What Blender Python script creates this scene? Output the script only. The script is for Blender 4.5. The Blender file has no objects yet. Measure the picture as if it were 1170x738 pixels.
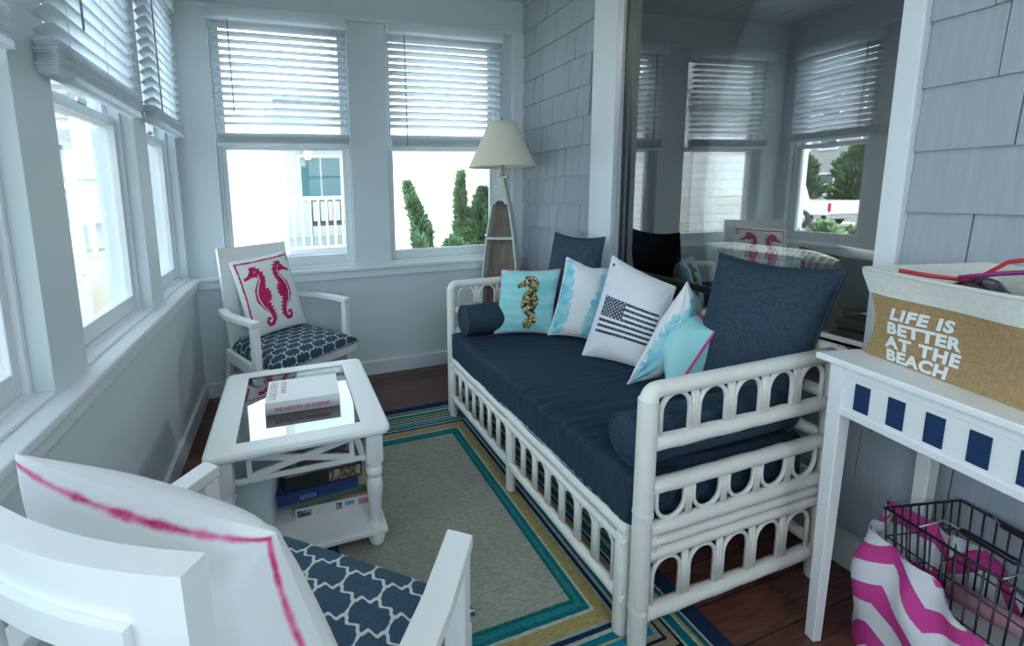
import bpy, bmesh, math, random
import numpy as np
from mathutils import Vector, Matrix, noise
R = math.radians
C = bpy.context.scene.collection
scn = bpy.context.scene

# ------------------------------------------------------------------ camera, light, exposure
cam_d = bpy.data.cameras.new('camera'); cam = bpy.data.objects.new('camera', cam_d); C.objects.link(cam)
scn.camera = cam
cam_d.sensor_width = 36.0; cam_d.lens = 491.487 / 1170 * 36
cam_d.shift_x = (585 - 481.0) / 1170; cam_d.shift_y = -(369 - 286.6) / 1170
cam_d.clip_start = 0.02; cam_d.clip_end = 300
_r = Vector((0.95414331, -0.29847619, -0.02285829)); _d = Vector((-0.06166023, -0.12123859, -0.99070642)); _f = Vector((0.29293097, 0.94668536, -0.1340831))
m = Matrix((_r, -_d, -_f)).transposed().to_4x4(); m.translation = Vector((0, 0, 1.3)); cam.matrix_world = m
scn.view_settings.view_transform = 'Standard'; scn.view_settings.look = 'None'; scn.view_settings.gamma = 1.0
scn.view_settings.use_curve_mapping = False
scn.view_settings.exposure = 1.22
scn.cycles.max_bounces = 10; scn.cycles.diffuse_bounces = 5; scn.cycles.transparent_max_bounces = 16
scn.cycles.sample_clamp_indirect = 6.0; scn.cycles.caustics_reflective = False; scn.cycles.caustics_refractive = False

world = bpy.data.worlds.new('sky'); scn.world = world; world.use_nodes = True
wn = world.node_tree; wn.nodes.clear()
wo = wn.nodes.new('ShaderNodeOutputWorld'); wb = wn.nodes.new('ShaderNodeBackground')
tc = wn.nodes.new('ShaderNodeTexCoord'); mp = wn.nodes.new('ShaderNodeMapping'); mp.inputs['Scale'].default_value = (1.5, 1.5, 5)
nz = wn.nodes.new('ShaderNodeTexNoise'); nz.inputs['Scale'].default_value = 1.6; nz.inputs['Detail'].default_value = 6
cr = wn.nodes.new('ShaderNodeValToRGB'); cr.color_ramp.elements[0].position = .42; cr.color_ramp.elements[0].color = (.48, .62, .78, 1)
cr.color_ramp.elements[1].position = .62; cr.color_ramp.elements[1].color = (.84, .94, 1.0, 1)
wn.links.new(tc.outputs['Generated'], mp.inputs['Vector']); wn.links.new(mp.outputs[0], nz.inputs['Vector'])
wn.links.new(nz.outputs['Fac'], cr.inputs['Fac']); wn.links.new(cr.outputs[0], wb.inputs['Color'])
wb.inputs['Strength'].default_value = 2.7; wn.links.new(wb.outputs[0], wo.inputs['Surface'])

def light(kind, name, loc, rot, energy, color=(1, 1, 1), **kw):
    d = bpy.data.lights.new(name, kind); d.energy = energy; d.color = color
    for k, v in kw.items():
        if k == 'portal': d.cycles.is_portal = True
        else: setattr(d, k, v)
    o = bpy.data.objects.new(name, d); C.objects.link(o); o.location = loc; o.rotation_euler = rot; return o
light('SUN', 'sun', (5, -9, 12), (R(36), 0, R(30)), 5.5, (1, .96, .90), angle=R(2))
# sky portals in the window openings
light('AREA', 'sky_portal', (.025, 3.12, 1.64), (R(-90), 0, 0), 1, shape='RECTANGLE', size=.83, size_y=1.6, portal=1)
light('AREA', 'sky_portal', (1.13, 3.12, 1.64), (R(-90), 0, 0), 1, shape='RECTANGLE', size=.86, size_y=1.6, portal=1)
for yy, ww in ((2.63, .6), (1.83, .68), (.96, .68), (.08, .68), (-.8, .68)):
    light('AREA', 'sky_portal', (-.74, yy, 1.6), (0, R(-90), 0), 1, shape='RECTANGLE', size=1.6, size_y=ww, portal=1)
for xx in (-.12, .75): light('AREA', 'sky_portal', (xx, -1.98, 1.6), (R(90), 0, 0), 1, shape='RECTANGLE', size=.7, size_y=1.6, portal=1)
# added fill light under the porch ceiling, unseen behind the camera
light('AREA', 'porch_fill_light', (.5, -.75, 2.55), (0, 0, 0), 3.5, (.95, .98, 1), shape='DISK', size=.9)

light('AREA', 'inner_room_fill', (2.9, 1.5, 2.5), (0, 0, 0), 30, (1, .95, .85), shape='DISK', size=.6)  # added fill light to brighten the dim room behind the glass

# ------------------------------------------------------------------ material helpers
MATS = {}
def lnk(nt, a, b): nt.links.new(a, b)
def mat(name, col, rough=.5, metal=0, noise_amt=0, noise_scale=20, bump=0, bump_scale=60, spec=.5, stretch=(1, 1, 1), coat=0, trans=0, sub=0):
    if name in MATS: return MATS[name]
    M = bpy.data.materials.new(name); M.use_nodes = True; nt = M.node_tree; b = nt.nodes['Principled BSDF']
    b.inputs['Base Color'].default_value = (*col, 1); b.inputs['Roughness'].default_value = rough; b.inputs['Metallic'].default_value = metal
    b.inputs['Specular IOR Level'].default_value = spec; b.inputs['Coat Weight'].default_value = coat
    b.inputs['Transmission Weight'].default_value = trans
    t = nt.nodes.new('ShaderNodeTexCoord'); mp = nt.nodes.new('ShaderNodeMapping'); mp.inputs['Scale'].default_value = stretch
    lnk(nt, t.outputs['Object'], mp.inputs[0])
    if noise_amt:
        n = nt.nodes.new('ShaderNodeTexNoise'); n.inputs['Scale'].default_value = noise_scale; n.inputs['Detail'].default_value = 5
        lnk(nt, mp.outputs[0], n.inputs['Vector'])
        r = nt.nodes.new('ShaderNodeValToRGB'); r.color_ramp.elements[0].position = .3; r.color_ramp.elements[1].position = .7
        r.color_ramp.elements[0].color = (*[c * (1 - noise_amt) for c in col], 1); r.color_ramp.elements[1].color = (*[min(1, c * (1 + noise_amt)) for c in col], 1)
        lnk(nt, n.outputs['Fac'], r.inputs[0]); lnk(nt, r.outputs[0], b.inputs['Base Color'])
    if bump:
        n = nt.nodes.new('ShaderNodeTexNoise'); n.inputs['Scale'].default_value = bump_scale; n.inputs['Detail'].default_value = 4
        lnk(nt, mp.outputs[0], n.inputs['Vector'])
        u = nt.nodes.new('ShaderNodeBump'); u.inputs['Strength'].default_value = bump; u.inputs['Distance'].default_value = .01
        lnk(nt, n.outputs['Fac'], u.inputs['Height']); lnk(nt, u.outputs[0], b.inputs['Normal'])
    MATS[name] = M; return M

class NT:
    """tiny node-maths helper"""
    def __init__(s, name):
        s.M = bpy.data.materials.new(name); s.M.use_nodes = True; s.t = s.M.node_tree; s.b = s.t.nodes['Principled BSDF']
    def n(s, typ, **kw):
        x = s.t.nodes.new(typ)
        for k, v in kw.items(): setattr(x, k, v)
        return x
    def m(s, op, a, b=None, c=None):
        x = s.n('ShaderNodeMath', operation=op)
        for i, v in enumerate((a, b, c)):
            if v is None: continue
            if isinstance(v, (int, float)): x.inputs[i].default_value = v
            else: lnk(s.t, v, x.inputs[i])
        return x.outputs[0]
    def xyz(s, kind='Object'):
        t = s.n('ShaderNodeTexCoord'); q = s.n('ShaderNodeSeparateXYZ'); lnk(s.t, t.outputs[kind], q.inputs[0]); return q.outputs
    def mix(s, f, a, b):
        x = s.n('ShaderNodeMix', data_type='RGBA')
        if isinstance(f, (int, float)): x.inputs[0].default_value = f
        else: lnk(s.t, f, x.inputs[0])
        for i, v in ((6, a), (7, b)):
            if isinstance(v, tuple): x.inputs[i].default_value = (*v, 1)
            else: lnk(s.t, v, x.inputs[i])
        return x.outputs[2]
    def attr(s, name):
        x = s.n('ShaderNodeAttribute'); x.attribute_name = name; return x.outputs['Fac']
    def step(s, v, lo, hi):
        x = s.n('ShaderNodeMapRange', interpolation_type='SMOOTHSTEP'); lnk(s.t, v, x.inputs[0]); x.inputs[1].default_value = lo; x.inputs[2].default_value = hi; return x.outputs[0]
    def noise(s, scale, detail=3, kind='Object', stretch=None):
        t = s.n('ShaderNodeTexCoord'); n = s.n('ShaderNodeTexNoise'); n.inputs['Scale'].default_value = scale; n.inputs['Detail'].default_value = detail
        if stretch:
            mp = s.n('ShaderNodeMapping'); mp.inputs['Scale'].default_value = stretch; lnk(s.t, t.outputs[kind], mp.inputs[0]); lnk(s.t, mp.outputs[0], n.inputs['Vector'])
        else: lnk(s.t, t.outputs[kind], n.inputs['Vector'])
        return n.outputs['Fac']
    def bump(s, h, st=.3, dist=.005):
        u = s.n('ShaderNodeBump'); u.inputs['Strength'].default_value = st; u.inputs['Distance'].default_value = dist; lnk(s.t, h, u.inputs['Height']); lnk(s.t, u.outputs[0], s.b.inputs['Normal'])
    def col(s, v):
        if isinstance(v, tuple): s.b.inputs['Base Color'].default_value = (*v, 1)
        else: lnk(s.t, v, s.b.inputs['Base Color'])
    def fin(s, rough=.6, spec=.5):
        s.b.inputs['Roughness'].default_value = rough; s.b.inputs['Specular IOR Level'].default_value = spec; return s.M

WALL = mat('painted_wall', (.66, .735, .765), .55, bump=.06, bump_scale=25)
TRIM = mat('white_trim_paint', (.76, .81, .84), .35, bump=.03, bump_scale=40)
WHITE = mat('white_furniture_paint', (.86, .88, .88), .32, bump=.03, bump_scale=30)
RATTAN = mat('ivory_rattan_paint', (.86, .84, .77), .38, noise_amt=.03, noise_scale=30, bump=.12, bump_scale=60)
BLIND = mat('white_blind_slat', (.82, .85, .87), .4)
_bt = BLIND.node_tree; _tr = _bt.nodes.new('ShaderNodeBsdfTranslucent'); _tr.inputs['Color'].default_value = (.93, .96, .98, 1); _mx = _bt.nodes.new('ShaderNodeMixShader'); _mx.inputs[0].default_value = .8
_bt.links.new(_bt.nodes['Principled BSDF'].outputs[0], _mx.inputs[1]); _bt.links.new(_tr.outputs[0], _mx.inputs[2]); _bt.links.new(_mx.outputs[0], _bt.nodes['Material Output'].inputs['Surface'])
CORD = mat('grey_blind_cord', (.35, .38, .40), .6)
DARK = mat('dark_gap', (.02, .02, .025), .6)
BLACKM = mat('black_wire', (.012, .012, .013), .35, spec=.6)
METAL = mat('brushed_metal', (.6, .6, .6), .3, metal=1)

def weave(name, col, amt=.22, scale=260, rough=.85):
    s = NT(name); x, y, z = s.xyz()
    a = s.noise(scale * 1.6, 2, stretch=(1, .15, .15)); b = s.noise(scale * 1.6, 2, stretch=(.15, 1, .15)); c = s.noise(scale * 1.6, 2, stretch=(.15, .15, 1))
    f = s.m('DIVIDE', s.m('ADD', s.m('ADD', a, b), c), 3.0); f = s.step(f, .36, .64)
    s.col(s.mix(f, tuple(v * (1 - amt) for v in col), tuple(min(1, v * (1 + amt)) for v in col))); s.bump(f, .25, .002)
    return s.fin(rough, .2)
NAVY = weave('navy_linen', (.036, .062, .092), .25)
NAVYBOX = weave('navy_cushion_cloth', (.026, .050, .080), .2)

def glassy(name, tint=(1, 1, 1), base=.03, power=.9):
    M = bpy.data.materials.new(name); M.use_nodes = True; nt = M.node_tree; nt.nodes.clear()
    o = nt.nodes.new('ShaderNodeOutputMaterial'); mx = nt.nodes.new('ShaderNodeMixShader'); tr = nt.nodes.new('ShaderNodeBsdfTransparent'); gl = nt.nodes.new('ShaderNodeBsdfGlossy')
    gl.inputs['Roughness'].default_value = 0; tr.inputs['Color'].default_value = (*tint, 1)
    fr = nt.nodes.new('ShaderNodeFresnel'); fr.inputs['IOR'].default_value = 1.5
    ma = nt.nodes.new('ShaderNodeMath'); ma.operation = 'MULTIPLY_ADD'; ma.inputs[1].default_value = power; ma.inputs[2].default_value = base; ma.use_clamp = True
    lnk(nt, fr.outputs[0], ma.inputs[0]); lnk(nt, ma.outputs[0], mx.inputs[0]); lnk(nt, tr.outputs[0], mx.inputs[1]); lnk(nt, gl.outputs[0], mx.inputs[2]); lnk(nt, mx.outputs[0], o.inputs[0])
    return M
GLASS = glassy('clear_window_glass', (.95, .98, .98), .0, .6)
BIGGLASS = glassy('reflective_window_glass', (.86, .90, .90), .26, 1.2)
TABLEGLASS = glassy('table_glass', (.84, .92, .90), .10, 2.6)
PLASTICBAG = glassy('clear_plastic_bag', (.93, .93, .95), .06, 1.0)

def floor_mat():
    s = NT('reddish_wood_planks'); x, y, z = s.xyz()
    row = s.m('FLOOR', s.m('MULTIPLY', y, 8.0)); fr = s.m('FRACT', s.m('MULTIPLY', y, 8.0))
    sh = s.m('FRACT', s.m('MULTIPLY', s.m('SINE', s.m('MULTIPLY', row, 12.9)), 43.7))
    fx = s.m('FRACT', s.m('ADD', s.m('MULTIPLY', x, .9), sh))
    g = s.m('MINIMUM', s.m('MINIMUM', fr, s.m('SUBTRACT', 1.0, fr)), s.m('MULTIPLY', s.m('MINIMUM', fx, s.m('SUBTRACT', 1.0, fx)), 9.0))
    gap = s.step(g, .0, .03)
    gr = s.noise(9, 8, stretch=(1.2, 9, 1)); gr2 = s.noise(3, 4, stretch=(1, 3, 1))
    v = s.step(s.m('ADD', s.m('MULTIPLY', gr, .6), s.m('ADD', s.m('MULTIPLY', gr2, .25), s.m('MULTIPLY', sh, .12))), .32, .66)
    c = s.mix(v, (.065, .026, .020), (.175, .068, .052)); s.col(s.mix(gap, (.02, .008, .006), c)); s.bump(gap, .3, .002)
    return s.fin(.30, .5)
FLOORM = floor_mat()

def shingle_mat():
    s = NT('grey_painted_cedar'); gr = s.noise(30, 5, stretch=(2.0, 2.0, .10)); bl = s.noise(2.2, 2)
    f = s.step(s.m('ADD', s.m('MULTIPLY', gr, .7), s.m('MULTIPLY', bl, .3)), .3, .7)
    s.col(s.mix(f, (.36, .40, .445), (.42, .465, .505))); s.bump(gr, .35, .004); return s.fin(.75, .25)
SHINGLE = shingle_mat()

def trellis():
    s = NT('navy_trellis_fabric'); u_ = s.n('ShaderNodeUVMap'); q = s.n('ShaderNodeSeparateXYZ'); lnk(s.t, u_.outputs[0], q.inputs[0]); x, y = q.outputs[0], q.outputs[1]
    # UV in metres; diamond lattice with S-shaped (ogee) edges
    S = 1 / .098
    a = s.m('MULTIPLY', s.m('ADD', s.m('MULTIPLY', x, 1.12), s.m('MULTIPLY', y, .9)), S); b = s.m('MULTIPLY', s.m('SUBTRACT', s.m('MULTIPLY', x, 1.12), s.m('MULTIPLY', y, .9)), S)
    def fam(p, q_, sg):
        # displacement along the line: one S per edge with a small step in its middle
        w = s.m('MULTIPLY', q_, 2 * math.pi)
        d = s.m('MULTIPLY', s.m('SINE', w), .155 * sg)
        d = s.m('ADD', d, s.m('MULTIPLY', s.m('SINE', s.m('MULTIPLY', w, 3.0)), .042 * sg))
        f = s.m('FRACT', s.m('ADD', s.m('ADD', p, d), .5)); return s.m('ABSOLUTE', s.m('SUBTRACT', f, .5))
    e = s.m('MINIMUM', fam(a, b, 1), fam(b, a, 1))
    line = s.m('SUBTRACT', 1.0, s.step(e, .040, .062))
    th = s.noise(400, 2); base = s.mix(s.step(th, .4, .6), (.028, .065, .105), (.050, .100, .150))
    s.col(s.mix(line, base, (.60, .63, .62))); s.bump(line, .25, .002); return s.fin(.8, .25)
TRELLIS = trellis()

# ------------------------------------------------------------------ mesh helpers
def tag(o, label=None, cat=None, group=None, kind=None):
    if label: o['label'] = label
    if cat: o['category'] = cat
    if group: o['group'] = group
    if kind: o['kind'] = kind
    return o
def thing(name, label, cat, loc=(0, 0, 0), rz=0, group=None):
    o = bpy.data.objects.new(name, None); C.objects.link(o); o.location = loc; o.rotation_euler = (0, 0, rz); o.empty_display_size = .1
    return tag(o, label, cat, group)
def obj(name, bm, mats, parent=None, smooth=False, label=None, loc=None, rot=None):
    me = bpy.data.meshes.new(name)
    bmesh.ops.recalc_face_normals(bm, faces=bm.faces[:])
    bm.to_mesh(me); bm.free()
    for m_ in (mats if isinstance(mats, (list, tuple)) else [mats]): me.materials.append(m_)
    if smooth:
        for p in me.polygons: p.use_smooth = True
        if smooth == 'auto':
            try: me.set_sharp_from_angle(angle=R(38))
            except Exception: pass
    o = bpy.data.objects.new(name, me); C.objects.link(o)
    if parent: o.parent = parent
    if loc: o.location = loc
    if rot: o.rotation_euler = rot
    if label: o['label'] = label
    return o
def B(): return bmesh.new()
def join(dst, src, M=None, mi=None):
    if M is not None: src.transform(M)
    vm = {}
    for v in src.verts: vm[v] = dst.verts.new(v.co)
    for f in src.faces:
        try:
            g = dst.faces.new([vm[v] for v in f.verts]); g.material_index = f.material_index if mi is None else mi; g.smooth = f.smooth
        except ValueError: pass
    src.free()
def box(bm, lo, hi, bev=0, mi=0, seg=2, M=None):
    t = bmesh.new(); bmesh.ops.create_cube(t, size=1)
    lo = Vector(lo); hi = Vector(hi)
    for v in t.verts: v.co = Vector([(lo[i] + hi[i]) / 2 + v.co[i] * abs(hi[i] - lo[i]) for i in range(3)])
    if bev: bmesh.ops.bevel(t, geom=t.edges[:], offset=bev, segments=seg, affect='EDGES', profile=.5)
    join(bm, t, M, mi)
def frames(pts, closed=False):
    n = len(pts); T = []
    for i in range(n):
        a = pts[(i - 1) % n] if (i > 0 or closed) else pts[0]; b = pts[(i + 1) % n] if (i < n - 1 or closed) else pts[-1]
        T.append((b - a).normalized())
    up = Vector((0, 0, 1)) if abs(T[0].z) < .9 else Vector((1, 0, 0))
    N = [(up - T[0] * up.dot(T[0])).normalized()]
    for i in range(1, n):
        v = N[-1] - T[i] * N[-1].dot(T[i]); N.append(v.normalized() if v.length > 1e-6 else N[-1])
    return T, N
def tube(bm, pts, r, seg=10, closed=False, mi=0, caps=True, flat=None):
    pts = [Vector(p) for p in pts]; T, N = frames(pts, closed); rings = []
    for i, p in enumerate(pts):
        rr = r[i] if isinstance(r, (list, tuple)) else r; b = T[i].cross(N[i]); ring = []
        for k in range(seg):
            a = 2 * math.pi * k / seg; ring.append(bm.verts.new(p + (N[i] * math.cos(a) * (flat or 1) + b * math.sin(a)) * rr))
        rings.append(ring)
    m_ = len(rings); fs = []
    for i in range(m_ if closed else m_ - 1):
        for k in range(seg):
            fs.append(bm.faces.new((rings[i][k], rings[i][(k + 1) % seg], rings[(i + 1) % m_][(k + 1) % seg], rings[(i + 1) % m_][k])))
    if caps and not closed: fs.append(bm.faces.new(rings[0][::-1])); fs.append(bm.faces.new(rings[-1]))
    for f in fs: f.smooth = len(f.verts) == 4; f.material_index = mi
def beam(bm, a, b, w, h, up=(0, 0, 1), bev=.003, mi=0):
    """square bar from a to b; w across, h along up"""
    a = Vector(a); b = Vector(b); d = (b - a); L = d.length; d.normalize(); up = Vector(up); s = d.cross(up).normalized(); u = s.cross(d).normalized()
    M = Matrix((s, d, u)).transposed().to_4x4(); M.translation = a
    box(bm, (-w / 2, 0, -h / 2), (w / 2, L, h / 2), bev, mi, M=M)
def lathe(bm, prof, seg=24, c=(0, 0, 0), mi=0, M=None):
    t = bmesh.new(); rings = []
    for r_, z in prof: rings.append([t.verts.new((c[0] + r_ * math.cos(2 * math.pi * k / seg), c[1] + r_ * math.sin(2 * math.pi * k / seg), c[2] + z)) for k in range(seg)])
    for i in range(len(rings) - 1):
        for k in range(seg):
            f = t.faces.new((rings[i][k], rings[i][(k + 1) % seg], rings[i + 1][(k + 1) % seg], rings[i + 1][k])); f.smooth = True
    t.faces.new(rings[0][::-1]); t.faces.new(rings[-1]); join(bm, t, M, mi)
def prism(bm, poly, d0, d1, M=None, mi=0, bev=0):
    """2-D polygon (x,z) extruded along y"""
    t = bmesh.new(); a = [t.verts.new((p[0], d0, p[1])) for p in poly]; b = [t.verts.new((p[0], d1, p[1])) for p in poly]
    n = len(poly); t.faces.new(a); t.faces.new(b[::-1])
    for i in range(n): t.faces.new((a[i], b[i], b[(i + 1) % n], a[(i + 1) % n]))
    bmesh.ops.recalc_face_normals(t, faces=t.faces[:])
    if bev: bmesh.ops.bevel(t, geom=t.edges[:], offset=bev, segments=2, affect='EDGES', profile=.5)
    join(bm, t, M, mi)
def grid_mesh(name, P, UV=None, mats=None, parent=None, attrs=None, smooth=True, closed_sheets=None, loc=None, label=None):
    """P: list of sheets, each (n,m,3) array; builds quads, welds nothing"""
    verts = []; faces = []; uvs = []; base = 0
    for s_i, S in enumerate(P):
        n, m_ = S.shape[:2]; verts.append(S.reshape(-1, 3)); idx = np.arange(n * m_).reshape(n, m_) + base
        q = np.stack([idx[:-1, :-1], idx[1:, :-1], idx[1:, 1:], idx[:-1, 1:]], -1).reshape(-1, 4)
        if s_i % 2: q = q[:, ::-1]
        faces.append(q); base += n * m_
    V = np.concatenate(verts); F = np.concatenate(faces); me = bpy.data.meshes.new(name)
    me.from_pydata(V.tolist(), [], F.tolist())
    if UV is not None:
        U = np.concatenate([u.reshape(-1, 2) for u in UV]); l = me.uv_layers.new(name='UVMap'); li = np.zeros(len(me.loops), dtype=np.int32); me.loops.foreach_get('vertex_index', li)
        l.data.foreach_set('uv', U[li].astype(np.float32).ravel())
    for k, a in (attrs or {}).items():
        at = me.attributes.new(k, 'FLOAT', 'POINT'); at.data.foreach_set('value', np.concatenate([x.ravel() for x in a]).astype(np.float32))
    for p in me.polygons: p.use_smooth = smooth
    for m_ in (mats if isinstance(mats, (list, tuple)) else [mats]): me.materials.append(m_)
    o = bpy.data.objects.new(name, me); C.objects.link(o)
    if parent: o.parent = parent
    if loc is not None: o.location = loc
    if label: o['label'] = label
    return o
def text2d(body, size=.1, bold=0, shear=0, spacing=1.0, align='LEFT'):
    cu = bpy.data.curves.new('t', 'FONT'); cu.body = body; cu.size = size; cu.offset = bold; cu.shear = shear; cu.space_character = spacing; cu.align_x = align; cu.resolution_u = 3
    o = bpy.data.objects.new('t', cu); C.objects.link(o); bpy.context.view_layer.update()
    me = bpy.data.meshes.new_from_object(o.evaluated_get(bpy.context.evaluated_depsgraph_get()))
    v = [tuple(x.co) for x in me.vertices]; f = [list(p.vertices) for p in me.polygons]
    bpy.data.objects.remove(o); bpy.data.curves.remove(cu); bpy.data.meshes.remove(me); return v, f
def lettering(name, items, fn, material, parent, cut=0):
    """items: (body,size,x,y,bold,shear,spacing); fn maps 2-D text coordinates to 3-D"""
    bm = B()
    for body, size, x, y, bold, shear, sp in items:
        v, f = text2d(body, size, bold, shear, sp)
        vs = [bm.verts.new(fn(a[0] + x, a[1] + y)) for a in v]
        for q in f:
            try: bm.faces.new([vs[i] for i in q])
            except ValueError: pass
    return obj_keep(name, bm, material, parent)
def obj_keep(name, bm, material, parent):
    me = bpy.data.meshes.new(name); bm.to_mesh(me); bm.free(); me.materials.append(material)
    o = bpy.data.objects.new(name, me); C.objects.link(o); o.parent = parent; return o

# signed distances on grids (for prints woven into the cloth)
def sd_chain(U, V, pts):
    """union of tapered capsules along pts [(x,y,r)...]"""
    d = np.full(U.shape, 9.)
    for (x0, y0, r0), (x1, y1, r1) in zip(pts[:-1], pts[1:]):
        dx, dy = x1 - x0, y1 - y0; L = dx * dx + dy * dy + 1e-12
        t = np.clip(((U - x0) * dx + (V - y0) * dy) / L, 0, 1)
        d = np.minimum(d, np.hypot(U - x0 - t * dx, V - y0 - t * dy) - (r0 + (r1 - r0) * t))
    return d
def sd_poly(U, V, poly):
    P = np.array(poly); n = len(P); d = np.full(U.shape, 9.); ins = np.zeros(U.shape, bool)
    for i in range(n):
        a, b = P[i], P[(i + 1) % n]; e = b - a; t = np.clip(((U - a[0]) * e[0] + (V - a[1]) * e[1]) / (e @ e + 1e-12), 0, 1)
        d = np.minimum(d, np.hypot(U - a[0] - t * e[0], V - a[1] - t * e[1]))
        c = (a[1] > V) != (b[1] > V); ins ^= c & (U < (b[0] - a[0]) * (V - a[1]) / (b[1] - a[1] + 1e-12) + a[0])
    return np.where(ins, -d, d)
def seahorse(U, V, cx, cy, s, flip=1, spiky=1.0):
    X = (U - cx) / s * flip; Y = (V - cy) / s
    body = [(-.235, .305, .022), (-.15, .335, .030), (-.07, .375, .060), (.0, .39, .082), (.075, .345, .070), (.085, .26, .068), (.035, .17, .085), (-.02, .06, .110), (-.03, -.05, .112), (.01, -.15, .090), (.075, -.25, .064), (.125, -.34, .050), (.135, -.42, .042), (.09, -.485, .034), (.015, -.49, .030), (-.025, -.435, .026), (.0, -.385, .022), (.045, -.39, .018), (.055, -.42, .014)]
    d = sd_chain(X, Y, body)
    spine = [(-.03, .47), (.04, .47), (.10, .43), (.145, .36), (.155, .28), (.13, .20), (.10, .12), (.10, .04), (.10, -.04), (.11, -.11), (.125, -.17), (.15, -.23), (.17, -.29), (.185, -.35), (.185, -.41)]
    for i, (a, b) in enumerate(spine): d = np.minimum(d, sd_chain(X, Y, [(a - .045, b - .01, .028), (a + .028 * spiky, b + .022 * spiky, .004)]))
    fin = [(.06, .10), (.17, .10), (.155, .055), (.20, .03), (.165, -.01), (.20, -.05), (.155, -.075), (.165, -.12), (.05, -.10)]
    d = np.minimum(d, sd_poly(X, Y, fin))
    seam = sd_chain(X, Y, [(.04, .34, .008), (.035, .25, .010), (-.03, .16, .011), (-.085, .06, .011), (-.09, -.06, .011), (-.045, -.17, .010), (.03, -.27, .008), (.085, -.36, .006)])
    d = np.maximum(d, -seam); d = np.maximum(d, .013 - np.hypot(X + .01, Y - .40))
    return d * s

def pillow(name, TL, TR, BR, BL, thick, material, label, cat='pillow', group=None, n=56, fn=None, pinch=.06, wr=.006, seed=0, piping=None, pipe_r=.004, flap=0, droop=0, ears=0.0, parent=None):
    """square pillow between four world corners; (u,v) in [-1,1], v up. fn(U,V)->dict of attributes for the front"""
    TL, TR, BR, BL = [np.array(c, float) for c in (TL, TR, BR, BL)]
    org = (BL + BR) / 2
    t = np.linspace(-1, 1, n); t = np.sign(t) * np.abs(t) ** .9; U, V = np.meshgrid(t, t, indexing='ij')
    su = U * (1 - pinch * (1 - V ** 2)); sv = V * (1 - pinch * (1 - U ** 2))
    a = ((su + 1) / 2)[..., None]; b = ((sv + 1) / 2)[..., None]
    P = (BL * (1 - a) + BR * a) * (1 - b) + (TL * (1 - a) + TR * a) * b
    ex = (BR + TR - BL - TL); ey = (TL + TR - BL - BR); nrm = np.cross(ex, ey); nrm /= np.linalg.norm(nrm)   # towards the front when x right, y up seen from front
    T = thick / 2 * np.clip((1 - np.abs(U) ** 2.2), 0, 1) ** .52 * np.clip((1 - np.abs(V) ** 2.2), 0, 1) ** .52
    rnd = random.Random(seed); W = np.zeros_like(U)
    for k in range(7):
        ang = rnd.uniform(0, math.pi); fr = rnd.uniform(2, 6); ph = rnd.uniform(0, 6)
        W += np.sin((U * math.cos(ang) + V * math.sin(ang)) * fr + ph + .8 * np.sin(V * 3 + ph)) / 7
    # creases running in from the corners
    cre = np.zeros_like(U)
    for cu in (-1, 1):
        for cv in (-1, 1):
            rr = np.hypot(U - cu, V - cv); an = np.arctan2(V - cv, U - cu)
            cre += np.sin(an * 9 + seed + cu) * np.exp(-(rr / .55) ** 2) * np.clip(rr / .2, 0, 1)
    edge = np.clip(T / (thick / 2), 0, 1)
    F = P + nrm * (T + (W * wr * 2 + cre * wr) * edge)[..., None]
    K = P - nrm * (T + (-W * wr * 2 + cre * wr) * edge)[..., None]
    if ears:
        pass
    F[..., 2] = np.maximum(F[..., 2], min(BL[2], BR[2]) - .012); K[..., 2] = np.maximum(K[..., 2], min(BL[2], BR[2]) - .012)
    A = fn(U, V) if fn else {}
    at = {k: [v, np.full_like(v, 9.) if k.startswith('d') else v] for k, v in A.items()}
    w_ = np.linalg.norm(ex) / 2; h_ = np.linalg.norm(ey) / 2
    uv = np.stack([U, V], -1)
    if parent is None:
        root = thing(name, label, cat, tuple(org), 0, group)
        grid_mesh('pillow_cover', [F - org, K - org], [uv, uv], material, root, at)
    else: root = parent
    if piping:
        bm = B(); ring = [P[i, 0] for i in range(0, n, 2)] + [P[-1, j] for j in range(0, n, 2)] + [P[i, -1] for i in range(n - 1, -1, -2)] + [P[0, j] for j in range(n - 1, 0, -2)]
        pp = []
        for q in ring:
            if not pp or np.linalg.norm(q - pp[-1]) > .004: pp.append(q)
        tube(bm, [Vector(q - org) for q in pp], pipe_r, 6, closed=True)
        obj('piping', bm, piping, root, label=None)
    return root

# ------------------------------------------------------------------ SETTING
def struct(name, bm, m_, parent=None, **kw):
    o = obj(name, bm, m_, parent, **kw)
    if not parent: o['kind'] = 'structure'
    return o
XL, YF, XR = -.60, 2.985, 1.758
b = B(); box(b, (-.76, -2.0, -.06), (1.96, 3.12, 0)); struct('floor', b, FLOORM)
# ceiling of white boards
def ceil_mat():
    s = NT('white_ceiling_boards'); x, y, z = s.xyz(); fr = s.m('FRACT', s.m('MULTIPLY', x, 4.0)); g = s.step(s.m('MINIMUM', fr, s.m('SUBTRACT', 1.0, fr)), 0, .04)
    s.col(s.mix(g, (.35, .40, .42), (.66, .72, .75))); s.bump(g, .4, .004); return s.fin(.5)
b = B(); box(b, (-.76, -2.0, 2.66), (1.96, 3.14, 2.76)); struct('ceiling', b, ceil_mat())

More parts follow.
